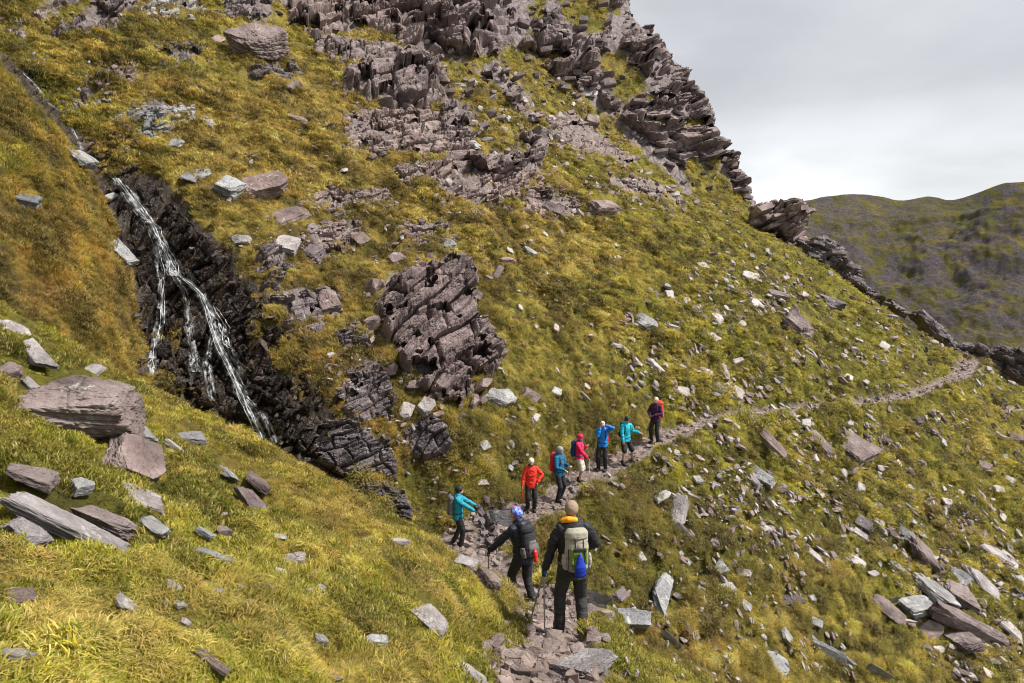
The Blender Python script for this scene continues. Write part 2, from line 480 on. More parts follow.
def build_terrain():
    aa = np.linspace(a0, a1, NU)
    ts = np.exp(np.linspace(math.log(NEARY), math.log(125.0), NT))
    T, A = np.meshgrid(ts, aa, indexing='ij')
    X, Y = A * T, T
    X, Y = X.ravel(), Y.ravel()
    # jitter would fold; sample as is
    Z, which, dpath, win = base_height(X, Y)
    P = np.c_[X, Y, Z]
    U, V = proj(P)
    pathm = 1 - sstep(dpath + 0.22 * vnoise(P * 2.3, 91) + 0.12 * vnoise(P * 6, 92), win * 0.8, win * 1.15 + 0.12)
    far_ok = (which != 1) & (Y > 11)
    dn = 7 * fbm(np.c_[U / 26, V / 26, U * 0], 4, 5)
    def pm(poly, soft=8):
        ins = in_poly(U + dn, V + dn * 1.3, poly)
        d = poly_dist(U + dn, V + dn * 1.3, poly)
        return np.where(ins, 1.0, 1 - sstep(d, 0, soft)) * far_ok
    wet = pm(POLY_WET) * (which != 2)
    wet = wet * (1 - 0.9 * sstep(wet_veg(U, V), 0.0, 0.25))
    cliff = pm(POLY_CLIFF, 5) * sstep(cliff_holes(U, V), 0.6, 2.0)
    rock = cliff
    for poly in OUTPOLYS:
        ins = in_poly(U + dn, V + dn * 1.3, poly); dd = poly_dist(U + dn, V + dn * 1.3, poly)
        rock = np.maximum(rock, np.where(ins, sstep(dd, 2, 8), 0) * far_ok * 0.9)
    # grass relief: tussocks, with the coarse size growing with distance
    n_big = fbm(P * 0.23, 3, 11)
    n_mid = fbm(P * 0.9, 3, 21)
    tus = 1 - np.abs(fbm(P * np.array([1.7, 1.7, 2.2]), 3, 31)) * 2.2
    tus2 = 1 - np.abs(fbm(P * 4.2, 2, 41)) * 2.0
    g = 1 - np.clip(pathm + rock * 0.6 + wet, 0, 1)
    fadefar = sstep(Y, 8, 24)
    amp = 0.35 + 0.65 * fadefar
    dz = g * (n_mid * 0.30 * amp + tus * 0.32 * amp + tus2 * 0.11 * (0.6 + 0.4 * fadefar)) + n_big * 0.45 * fadefar * (1 - pathm)
    # broken rock faces
    st = fbm(P * np.array([0.5, 0.5, 1.6]), 4, 51)
    blocks = np.round(fbm(P * 0.9, 3, 61) * 4) / 4.0
    blocks2 = np.round(fbm(P * 2.4, 3, 71) * 3) / 3.0
    dz += np.maximum(rock, wet) * (blocks * 0.9 * (0.35 + 0.65 * cliff) + blocks2 * 0.30 + st * 0.4)
    dz += pathm * (0.03 * vnoise(P * 7, 81) + 0.035 * np.round(2 * vnoise(P * 2.2, 82)) / 2)
    # dark hollow stepping on the left bank and the slope over the waterfall
    Z2 = Z + dz
    P = np.c_[X, Y, Z2]
    # ---- natural ground colours (albedo), then painted shade
    n1 = fbm(P * 0.35, 4, 101); n2 = fbm(P * 1.6, 4, 111); n3 = fbm(P * 5.5, 3, 121)
    straw = np.array([0.50, 0.35, 0.085]); olive = np.array([0.26, 0.225, 0.024]); green = np.array([0.29, 0.28, 0.022])
    moss = np.array([0.085, 0.085, 0.010]); orange = np.array([0.31, 0.165, 0.028]); brown = np.array([0.10, 0.06, 0.025])
    def blob(cu, cv, ru, rv): return np.exp(-(((U - cu) / ru) ** 2 + ((V - cv) / rv) ** 2))
    hillm = (which != 1).astype(float)
    w_straw = 0.50 + 1.0 * n2 + 0.5 * n1 + hillm * (1.0 * blob(300, 150, 170, 110) + 0.5 * blob(480, 250, 160, 90) + 0.3 * blob(620, 240, 150, 60)
              - 0.6 * blob(650, 520, 150, 90) - 0.3 * blob(850, 320, 150, 80)) + (1 - hillm) * (-0.1 + 0.5 * blob(480, 520, 120, 80))
    w_orange = 0.05 + 0.7 * n1 + 0.6 * n2 + hillm * (1.1 * blob(70, 260, 110, 150) + 0.9 * blob(370, 440, 90, 80) + 0.35 * blob(300, 350, 90, 110) - 0.7 * blob(750, 350, 300, 250)) + (1 - hillm) * 0.22
    w_green = 0.45 - 0.8 * n1 + 0.6 * n3 + (1 - hillm) * (0.35 + 1.2 * n2) + hillm * (0.7 * blob(880, 400, 260, 150) + 0.6 * blob(680, 220, 120, 80)) + (1 - hillm) * 0.15
    w_olive = 0.75 + 0.5 * n3
    w_moss = 0.15 - 0.9 * n2 + 0.4 * n3 + hillm * (0.9 * blob(640, 560, 160, 120) + 0.6 * blob(470, 490, 90, 60) + 0.3 * blob(100, 40, 150, 60)) + (1 - hillm) * 0.2 * (n1 > 0)
    W = np.stack([np.clip(w, 0, None) ** 2 for w in (w_straw, w_orange, w_green, w_olive, w_moss)], -1) + 1e-4
    W /= W.sum(-1, keepdims=True)
    C = W @ np.stack([straw, orange, green, olive, moss])
    C = C * (1 - 0.35 * np.clip(-n3, 0, 1)[:, None]) * (1 + 0.35 * np.clip(n2 * 1.5, -1, 1)[:, None])
    # bare soil patches
    soilp = (sstep(fbm(P * 1.1, 4, 131), 0.20, 0.40) * np.where(which == 1, 0.6, 1.0))[:, None]
    pit = sstep(fbm(P * np.array([1.0, 1.0, 1.6]), 4, 141) + 0.35 * fbm(P * 0.12, 2, 142), 0.10, 0.30)[:, None] * np.where(which == 1, 0.5, 0.85)[:, None]   # random dark patches standing in for shaded hollows, toned like heather and moss
    C = C * (1 - 0.7 * pit) + np.array([0.05, 0.038, 0.012]) * 0.7 * pit
    C = C * (1 - soilp * 0.5) + brown * soilp * 0.5
    col = np.c_[C, np.ones(len(C))]
    shaded_thatch = np.c_[C * np.where(which == 1, 0.42, 0.48)[:, None], np.ones(len(C))]      # ground litter, painted darker as shade in the gaps between tufts
    mask = np.c_[np.clip(rock, 0, 1), np.clip(wet, 0, 1), np.clip(pathm, 0, 1), np.clip(0.5 + n_mid * 0.8 + (tus - 0.5) * 0.5, 0, 1)]
    ii = (np.arange(NT - 1)[:, None] * NU + np.arange(NU - 1)[None]).ravel()
    faces = np.c_[ii, ii + 1, ii + NU + 1, ii + NU]
    me = np_mesh('hillside', P, faces, M_terrain, True, {'col': ('FLOAT_COLOR', shaded_thatch), 'mask': ('FLOAT_COLOR', mask)})
    ob = mesh_obj('hillside', me)
    tag(ob, 'steep grassy hillside with straw and green tussocks crossed by a stony path', kind='structure')
    return ob, P, C, mask, which, U, V

# outcrops: (name, polygon px, strata angle px deg, block px, material, n blocks, bulge m, label)
OUT = [
 ([(372, 305), (392, 278), (440, 262), (452, 252), (472, 255), (484, 275), (480, 310), (505, 340), (508, 362), (474, 388), (456, 412), (425, 398), (398, 368), (382, 340)], -42, 24, M_purple, 200, 1.0,
  'large fractured purple slab outcrop in the middle of the slope right of the waterfall'),
 ([(337, 76), (370, 58), (410, 50), (438, 66), (444, 104), (420, 112), (385, 106), (345, 96)], -14, 22, M_purple, 75, 1.6,
  'blocky purple crag with square cut joints high above the straw grass'),
 ([(335, 118), (372, 106), (440, 112), (470, 128), (460, 160), (400, 158), (345, 150)], -12, 14, M_purple, 60, 0.4,
  'low broken rock ledges just below the square cut crag'),
 ([(395, 160), (440, 162), (520, 150), (545, 175), (500, 205), (480, 215), (440, 200), (400, 185)], -20, 11, M_purple, 46, 0.2,
  'scattered rubble outcrop under the foot of the cliff'),
 ([(272, 0), (350, -30), (420, -20), (440, 40), (400, 45), (370, 30), (330, 40), (290, 28)], -15, 26, M_purple, 60, 1.2,
  'rounded purple crag at the top edge of the photo left of the cliff'),
 ([(215, 0), (275, -10), (278, 22), (250, 26), (222, 16)], -10, 14, M_dark, 34, 0.4,
  'small dark jointed crag at the top edge above the big round boulder'),
 ([(96, 0), (135, -20), (150, 8), (90, 36), (52, 34)], -28, 14, M_dark, 36, 0.4,
  'slanting dark rock rib near the top left corner, the longer of two ribs'),
 ([(8, 32), (40, 10), (70, -10), (92, -10), (50, 20), (22, 40)], -33, 11, M_dark, 26, 0.3,
  'thin rock rib nearest the top left corner'),
 ([(60, 100), (96, 74), (138, 66), (140, 74), (110, 88), (72, 112)], -32, 13, M_purple, 26, 0.15,
  'smooth purple bedrock slab slanting up right of the upper stream'),
 ([(140, 6), (170, -5), (205, -5), (205, 14), (160, 18)], -20, 9, M_grey, 22, 0.1,
  'pale grey cracked slab patch at the top edge left of the dark crag'),
 ([(402, 430), (425, 415), (450, 425), (456, 445), (432, 462), (408, 452)], -45, 9, M_dark, 44, 0.25,
  'dark thinly layered outcrop below the large slab outcrop'),
 ([(340, 372), (380, 360), (398, 392), (395, 420), (362, 430), (332, 405)], -30, 10, M_dark, 36, 0.25,
  'dark outcrop streaked with white quartz right of the waterfall face'),
 ([(300, 430), (350, 418), (395, 440), (400, 478), (352, 480), (312, 462)], -20, 11, M_dark, 46, 0.35,
  'dark broken rock at the foot of the slope right of the wet face'),
 ([(378, 502), (398, 494), (416, 510), (412, 530), (388, 528)], 20, 11, M_dark, 16, 0.25,
  'dark rock lump beyond the grassy bank left of the hiker with the grey pack'),
 ([(262, 300), (300, 288), (342, 292), (340, 318), (322, 332), (288, 328)], -8, 18, M_dark, 22, 0.4,
  'low dark rock step beside a round boulder right of the falls'),
 ([(480, 506), (500, 499), (512, 522), (500, 545), (484, 540)], 60, 15, M_dark, 30, 0.2,
  'grey rock step beside the path where the stream is crossed'),
 ([(300, 26), (345, 38), (395, 44), (440, 56), (436, 74), (395, 58), (350, 64), (316, 50)], -12, 17, M_purple, 30, 0.6,
  'purple ledges joining the square cut crag to the crag at the top edge'),
 ([(438, 104), (462, 112), (482, 146), (486, 172), (452, 172), (440, 140)], -15, 14, M_purple, 24, 0.5,
  'stepped purple rock between the broken ledges and the cliff foot'),
 ([(248, 72), (262, 60), (300, 66), (306, 76), (280, 82), (255, 82)], -8, 9, M_dark, 14, 0.2,
  'thin dark ledge below the big round boulder near the top edge'),
 ([(300, 236), (322, 222), (362, 222), (366, 240), (345, 252), (312, 262)], -15, 10, M_purple, 26, 0.15,
  'broken purple ledge above the round boulder right of the falls'),
 ([(255, 250), (286, 236), (300, 262), (282, 290), (262, 288)], -25, 11, M_dark, 22, 0.2,
  'dark broken ledge between the falls and the tilted pale slab'),
 ([(500, 196), (540, 186), (575, 196), (590, 214), (560, 222), (515, 214)], 5, 9, M_purple, 26, 0.15,
  'rubble band on the grass left of the split purple boulder'),
 ([(112, 118), (150, 104), (196, 110), (200, 122), (160, 134), (122, 130)], -18, 8, M_grey, 20, 0.1,
  'grey broken step in the grass above the head of the falls'),
 ([(300, 196), (330, 184), (385, 190), (396, 202), (352, 214), (308, 212)], -12, 8, M_purple, 24, 0.1,
  'low purple rubble ledge in the straw grass left of the cliff foot'),
 ([(332, 330), (366, 322), (374, 342), (352, 358), (336, 350)], -20, 8, M_dark, 18, 0.15,
  'small dark ledge left of the large slab outcrop'),
 ([(150, 50), (185, 40), (215, 48), (205, 60), (165, 66)], -20, 8, M_dark, 16, 0.12,
  'small dark ledge left of the big round boulder'),
 ([(22, 62), (40, 56), (46, 70), (30, 78)], -20, 7, M_grey, 10, 0.12,
  'pale rock cluster by the stream near the left edge'),
 ([(540, 120), (575, 112), (600, 130), (640, 160), (625, 172), (585, 158), (552, 142)], -5, 9, M_purple, 24, 0.2,
  'broken blocks in the grass tongue under the right side of the cliff'),
 ([(600, 172), (640, 176), (690, 200), (680, 214), (640, 200), (606, 190)], 10, 8, M_purple, 20, 0.12,
  'low rubble band along the foot of the cliff at its right end'),
 ([(388, 228), (425, 218), (462, 226), (456, 240), (410, 246)], -10, 8, M_purple, 18, 0.12,
  'small rubble ledge just above the large slab outcrop'),
 ([(352, 484), (376, 478), (400, 492), (396, 506), (366, 504)], 0, 9, M_dark, 14, 0.2,
  'black rock at the lower end of the wet face beyond the bank'),
]
OUTPOLYS = [o[0] for o in OUT]

hill, HP, HC, HMASK, HW, HU, HV = build_terrain()
print('terrain', len(HP))

# ray casting on the hill (coarse copy of it is enough)
def build_bvh():
    G = HP.reshape(NT, NU, 3)
    st = 2
    G2 = G[::st, ::st]
    n0, n1 = G2.shape[:2]
    ii = (np.arange(n0 - 1)[:, None] * n1 + np.arange(n1 - 1)[None]).ravel()
    f = np.c_[ii, ii + 1, ii + n1 + 1, ii + n1]
    return BVHTree.FromPolygons([tuple(p) for p in G2.reshape(-1, 3)], f.tolist())
BVH = build_bvh()
def hit(u, v):
    a, b = ray(u, v)
    d = Vector((a, 1, b)).normalized()
    loc, n, i, dist = BVH.ray_cast(Vector((0, 0, 0)), d)
    if loc is None: return None, None
    if n.z < 0: n = -n
    return loc, n
def ground(x, y):
    loc, n, i, dist = BVH.ray_cast(Vector((x, y, 80)), Vector((0, 0, -1)))
    return loc.z if loc else -7

# ------------------------------------------------------------------ far mountain and valley
def build_mountain():
    n, m = 620, 300
    ua = np.linspace(560, 1500, n)
    su = [560, 760, 800, 850, 870, 890, 905, 920, 940, 960, 985, 1010, 1040, 1100, 1250, 1500]
    sv = [215, 208, 202, 196, 199, 204, 200, 197, 203, 196, 187, 185, 183, 188, 175, 210]
    sky_v = np.interp(ua, su, sv)
    k = np.ones(13) / 13
    sky_v[8:-8] = np.convolve(sky_v, k, 'same')[8:-8]
    s = np.linspace(0, 1.12, m)
    S, UA = np.meshgrid(s, ua, indexing='ij')
    SV = np.broadcast_to(sky_v, S.shape)
    t0 = 430.0; t1 = 650.0 + 30 * np.sin(UA / 60)
    T = t0 + (t1 - t0) * S
    vv = 470 + (SV - 470) * np.minimum(S, 1.0) ** 0.62
    A = (UA - 512) / F / 0.99; B = (250 - vv) / F
    X, Y, Z = A * T, T, B * T
    P = np.c_[X.ravel(), Y.ravel(), Z.ravel()]
    sr = S.ravel()
    Z = P[:, 2] - 60 * np.clip(sr - 1, 0, 1) * 6
    fl = np.c_[P[:, 0] * 0.8 + P[:, 1] * 0.35, P[:, 0] * -0.15 + P[:, 1] * 0.5, P[:, 2]]
    rel = fbm(P * 0.012, 5, 201) * 12 + (1 - 2 * np.abs(fbm(fl * 0.02, 4, 211))) * 11 + fbm(P * 0.07, 4, 221) * 5.0 + fbm(P * 0.25, 2, 231) * 1.8
    env = np.clip(sr * 4, 0, 1) * (1 - 0.85 * sstep(sr, 0.75, 1.0))
    P[:, 2] = Z + rel * env
    ii = (np.arange(m - 1)[:, None] * n + np.arange(n - 1)[None]).ravel()
    me = np_mesh('mountain', P, np.c_[ii, ii + 1, ii + n + 1, ii + n], None, True)
    mt, t, p, o = new_mat('far_mountain_heather')
    geo = N_(t, 'ShaderNodeNewGeometry')
    mp = N_(t, 'ShaderNodeMapping'); mp.inputs['Scale'].default_value = (1.0, 1.0, 1.1); mp.inputs['Rotation'].default_value = (0, 0.5, 0.3)
    t.links.new(geo.outputs['Position'], mp.inputs['Vector'])
    g = ramp(t, noise_node(t, mp.outputs[0], 0.05, 5, 0.65), [(0.35, (0.075, 0.072, 0.025)), (0.55, (0.155, 0.14, 0.035)), (0.7, (0.24, 0.18, 0.06))])
    pr = ramp(t, noise_node(t, mp.outputs[0], 0.3, 6, 0.75), [(0.32, (0.07, 0.060, 0.066)), (0.68, (0.17, 0.145, 0.15))])
    k1 = ramp(t, noise_node(t, mp.outputs[0], 0.06, 10, 0.78, 0.3), [(0.45, (0, 0, 0)), (0.52, (1, 1, 1))])
    k2 = ramp(t, noise_node(t, geo.outputs['Position'], 0.0085, 3, 0.5), [(0.30, (0.35, 0.35, 0.35)), (0.55, (1, 1, 1))])
    c = mixc(t, mixc(t, 1.0, k1, k2, 'MULTIPLY'), g, pr)
    c = mixc(t, 0.75, c, ramp(t, noise_node(t, mp.outputs[0], 0.5, 7, 0.8), [(0.3, (0.3, 0.3, 0.3)), (0.7, (0.72, 0.72, 0.72))]), 'OVERLAY')
    t.links.new(c, p.inputs['Base Color']); p.inputs['Roughness'].default_value = 0.95; p.inputs['Specular IOR Level'].default_value = 0.1
    t.links.new(bump(t, noise_node(t, mp.outputs[0], 0.16, 9, 0.8), 1.0, 7.0), p.inputs['Normal'])
    me.materials.append(mt)
    tag(mesh_obj('mountain', me), 'far mountain ridge patched with olive grass and purple scree', kind='structure')
    # valley floor: one sheet to the horizon far below
    me = np_mesh('valley_floor', np.array([(-3000, -400, -165), (3000, -400, -165), (3000, 3500, -165), (-3000, 3500, -165)], float), np.array([[0, 1, 2, 3]]), mt)
    tag(mesh_obj('valley_floor', me), 'valley floor far below the hillside', kind='structure')
build_mountain()
# ------------------------------------------------------------------ rocks
def hull_rock(seed, boxy=0.8, n=6):
    """angular block in the unit box, flat facets"""
    r = random.Random(seed)
    bm = bmesh.new()
    for sx in (-1, 1):
        for sy in (-1, 1):
            for sz in (-1, 1):
                j = lambda: 1 - r.random() * (1 - boxy) * 1.6
                bm.verts.new((sx * j() * .5, sy * j() * .5, sz * j() * .5))
    for k in range(n):
        v = Vector((r.uniform(-1, 1), r.uniform(-1, 1), r.uniform(-1, 1)))
        mcomp = max(abs(v.x), abs(v.y), abs(v.z)); v /= mcomp
        bm.verts.new(v * 0.5 * r.uniform(0.88, 1.02))
    g = bmesh.ops.convex_hull(bm, input=bm.verts[:])
    dead = [e for e in g['geom_interior'] if isinstance(e, bmesh.types.BMVert)]
    if dead: bmesh.ops.delete(bm, geom=list(set(dead)), context='VERTS')
    loose = [v for v in bm.verts if not v.link_faces]
    if loose: bmesh.ops.delete(bm, geom=loose, context='VERTS')
    bmesh.ops.triangulate(bm, faces=bm.faces[:])
    bm.verts.index_update()
    V = np.array([v.co[:] for v in bm.verts]); Fc = np.array([[v.index for v in f.verts] for f in bm.faces])
    bm.free()
    return V, Fc
HULLS = [hull_rock(100 + k, 0.78, 5 + k % 4) for k in range(36)]
def shard(seed):
    """frost split flake: uneven outline with five to eight corners, roughly flat"""
    r = random.Random(seed); bm = bmesh.new()
    n = r.randint(5, 8); a0_ = r.uniform(0, 6)
    for z, k in ((-.5, r.uniform(.75, 1)), (.5, r.uniform(.6, .95))):
        for i in range(n):
            a_ = a0_ + (i + r.uniform(-.35, .35)) / n * 2 * math.pi; q = r.uniform(.6, 1.0) * .5 * k
            bm.verts.new((math.cos(a_) * q * 1.05, math.sin(a_) * q * 1.05, z * r.uniform(.55, 1.0)))
    g = bmesh.ops.convex_hull(bm, input=bm.verts[:])
    dead = [v for v in bm.verts if not v.link_faces]
    if dead: bmesh.ops.delete(bm, geom=dead, context='VERTS')
    bmesh.ops.triangulate(bm, faces=bm.faces[:]); bm.verts.index_update()
    V = np.array([v.co[:] for v in bm.verts]); Fc = np.array([[v.index for v in f.verts] for f in bm.faces]); bm.free()
    return V, Fc
SHARDS = [shard(700 + k) for k in range(40)]

def detail_rock(seed, sub=5, layered=0.5, rough=1.0):
    """one broken slab with chamfered facets, bedding steps and chips; unit box"""
    r = random.Random(seed); g = np.random.default_rng(seed)
    bm = bmesh.new(); bmesh.ops.create_icosphere(bm, subdivisions=sub, radius=1.0)
    V = np.array([v.co[:] for v in bm.verts]); Fc = np.array([[v.index for v in f.verts] for f in bm.faces]); bm.free()
    V /= np.linalg.norm(V, axis=1, keepdims=True)
    pl = []
    for ax in range(3):
        for s in (-1, 1):
            n = np.zeros(3); n[ax] = s; n += g.normal(0, 0.16, 3); n /= np.linalg.norm(n); pl.append((n, 0.5 * r.uniform(0.85, 1.02)))
    for k in range(9):
        n = g.normal(0, 1, 3); n /= np.linalg.norm(n); pl.append((n, r.uniform(0.52, 0.66)))
    rad = np.full(len(V), 9.0)
    for n, h in pl:
        d = V @ n
        rad = np.minimum(rad, np.where(d > 0.02, h / np.maximum(d, 0.02), 9))
    P = V * rad[:, None]
    off = seed * 3.7
    # bedding: shrink the outline layer by layer
    zz = P[:, 2] * 7 + 0.8 * fbm(P * 2 + off, 2, seed) + P[:, 0] * 0.6
    lay = np.floor(zz); fr = zz - lay
    h = _hash(lay.astype(np.int64), lay.astype(np.int64) * 0 + 3, lay.astype(np.int64) * 0, seed)
    side = 1 - np.clip(np.abs(V[:, 2]) * 1.1, 0, 1) ** 2
    shr = 1 + layered * side * (0.10 * h - 0.10 * np.exp(-(np.minimum(fr, 1 - fr) / 0.09) ** 2))
    P[:, :2] *= shr[:, None]
    cell = np.round(fbm(P * 2.2 + off, 3, seed + 5) * 5) / 5
    P += V * (rough * (0.09 * cell + 0.045 * fbm(P * 6 + off, 3, seed + 9) + 0.02 * vnoise(P * 22 + off, seed + 12)))[:, None]
    return P, Fc

MESHES = {}
FOOT = []
def rock_mesh(kind, seed, mat):
    k = (kind, seed, mat.name)
    if k not in MESHES:
        if kind == 'fine': V, Fc = detail_rock(seed, 6, 0.7)
        elif kind == 'mid': V, Fc = detail_rock(seed, 4, 0.45)
        else:
            V, Fc = detail_rock(seed, 3, 0.2, 0.8)
        MESHES[k] = np_mesh('rock', V, Fc, mat, False)
    return MESHES[k]

def tangent_frame(u, v, ang, P, n):
    """long axis in the ground plane that runs along the image angle ang (deg, down is positive)"""
    du, dv = math.cos(R(ang)) * 4, math.sin(R(ang)) * 4
    def onplane(uu, vv):
        a, b = ray(uu, vv); d = Vector((a, 1, b)); k = P.dot(n) / d.dot(n); return d * k
    dn = n.dot(P.normalized())
    if abs(dn) < 0.18: n = (n - P.normalized() * 0.5).normalized()
    L = onplane(u + du, v + dv) - onplane(u - du, v - dv)
    # keep it within reason when the ground is seen edge-on
    k = (L.length / 8) / (P.y / F)
    L.normalize()
    W = n.cross(L).normalized()
    return L, W, n, max(1.0, min(k, 2.0))

def place_rock(u, v, w, h, ang, mat, kind='mid', thick=None, sink=0.25, tilt=0.0, seed=None):
    P, n = hit(u, v + h * 0.15)
    if P is None: return None
    n = (n + Vector((0, 0, 0.25))).normalized()
    L, W, n, kl = tangent_frame(u, v, ang, P, n)
    dep = P.y * CP - P.z * SP
    m = dep / F
    cosw = abs(W.dot(P.normalized())); vis = math.sqrt(max(0.05, 1 - cosw ** 2))
    len_ = w * m * min(kl, 1.6)
    th = (thick if thick is not None else 0.45) * h * m
    wid = max(h * m / max(vis, 0.45) * 0.9, th)
    Rm = Matrix((L, W, n)).transposed()
    Rm = Rm @ Matrix.Rotation(R(tilt), 3, 'Y') @ Matrix.Rotation(random.uniform(-.12, .12), 3, 'X')
    me = rock_mesh(kind, seed if seed is not None else random.randrange(14), mat)
    nv = len(me.vertices); co = np.empty(nv * 3, np.float32); me.vertices.foreach_get('co', co); co = co.reshape(-1, 3)[::max(1, nv // 400)]
    near = P.y < 12
    if near: sink += 0.0
    ca, sa = math.cos(R(ang)), math.sin(R(ang))
    Rn = np.array(Rm); tu, tv = u, v
    c0 = P.copy()
    up = 0.025 if near else 0.0
    for it in range(5):
        th_ = max(th, 0.2 * wid, 0.16 * min(len_, wid * 2)); 
        D = np.diag((len_, wid, th_))
        c0 = P + n * (th_ * (0.5 - sink) + up)
        Q = co @ (Rn @ D).T + np.array(c0)
        uu, vv = proj(Q)
        p_ = (uu - u) * ca + (vv - v) * sa; q_ = -(uu - u) * sa + (vv - v) * ca
        sw, sh2 = p_.max() - p_.min(), q_.max() - q_.min()
        len_ *= min(1.5, max(0.6, w / sw)); wid = max(wid * min(1.4, max(0.6, h * 1.12 / sh2)), 0.3 * h * m)
        if sh2 > h * 1.25: th *= 0.85
        mu, mv = (uu.max() + uu.min()) / 2 - u, (vv.max() + vv.min()) / 2 - v
        if abs(mu) + abs(mv) > 1 and it < 4:
            tu -= mu * 0.8; tv -= mv * 0.8
            P2, n2 = hit(tu, tv)
            if P2 is None or abs(P2.y - P.y) > 3.0: break
            P = P2
    o = bpy.data.objects.new('rock', me)
    FOOT.append((u, v, w, h, ang))
    o.matrix_world = Matrix.Translation(c0) @ Rm.to_4x4() @ Matrix.Diagonal((len_, wid, th_, 1))
    link(o)
    return o

def merged_blocks(items, name, mat, library=HULLS, origin=None):
    """items: (centre, 3x3 axes with lengths as columns, hull index)"""
    VV, FF = [], []; k = 0
    for c, A, i in items:
        V, Fc = library[i % len(library)]
        VV.append(V @ np.asarray(A).T + np.asarray(c)); FF.append(Fc + k); k += len(V)
    V = np.concatenate(VV); Fc = np.concatenate(FF)
    o0 = V.mean(0) if origin is None else np.asarray(origin)
    me = np_mesh(name, V - o0, Fc, mat, False)
    return mesh_obj(name, me, loc=Vector(o0))

def axes_from(L, W, n, dims, jit=0.1):
    Mx = Matrix((L, W, n)).transposed()
    e = Matrix.Rotation(random.gauss(0, jit), 3, 'X') @ Matrix.Rotation(random.gauss(0, jit), 3, 'Y') @ Matrix.Rotation(random.gauss(0, jit), 3, 'Z')
    return np.array(Mx @ e @ Matrix.Diagonal(dims))

# ------------------------------------------------------------------ jointed rock faces: bedding ledges broken into blocks
def joint_cells(p, q, sp, sq, seed, irr=1.0):
    """p along the bedding, q across it (px); block height, ledge profile and cracks"""
    w = fbm(np.stack([p / (sp * 2.2), q / (sq * 3.0), p * 0 + seed], -1), 3, seed)
    w2 = vnoise(np.stack([p / (sp * 0.7), q / (sq * 1.2), p * 0 + seed + 3], -1), seed + 1)
    qq = q / sq + w * 0.9 * irr + w2 * 0.10 * irr
    lay = np.floor(qq).astype(np.int64); fq = qq - lay
    hl = _hash(lay, lay * 0 + 1, lay * 0, seed)
    pp = p / (sp * (1 + 0.45 * hl)) + hl * 19 + 0.12 * w2 * irr + (irr - 1) * 0.5 * w + 0.3 * (fq - 0.5) * _hash(lay, lay * 0 + 2, lay * 0, seed)
    colm = np.floor(pp).astype(np.int64); fp = pp - colm
    h0 = _hash(lay, colm, lay * 0, seed + 7); tp = _hash(lay, colm, lay * 0 + 1, seed + 8); tq = _hash(lay, colm, lay * 0 + 2, seed + 9)
    ck = np.minimum(np.minimum(fp, 1 - fp) * sp, np.minimum(fq, 1 - fq) * sq * 1.2)
    crack = np.exp(-(ck / np.maximum(0.040 * (sp + sq), 0.8)) ** 2)
    return h0 * 0.55 + tp * (fp - 0.5) * 0.7 + tq * (fq - 0.5) * 0.4 + (fq - 0.45) * 0.55, crack

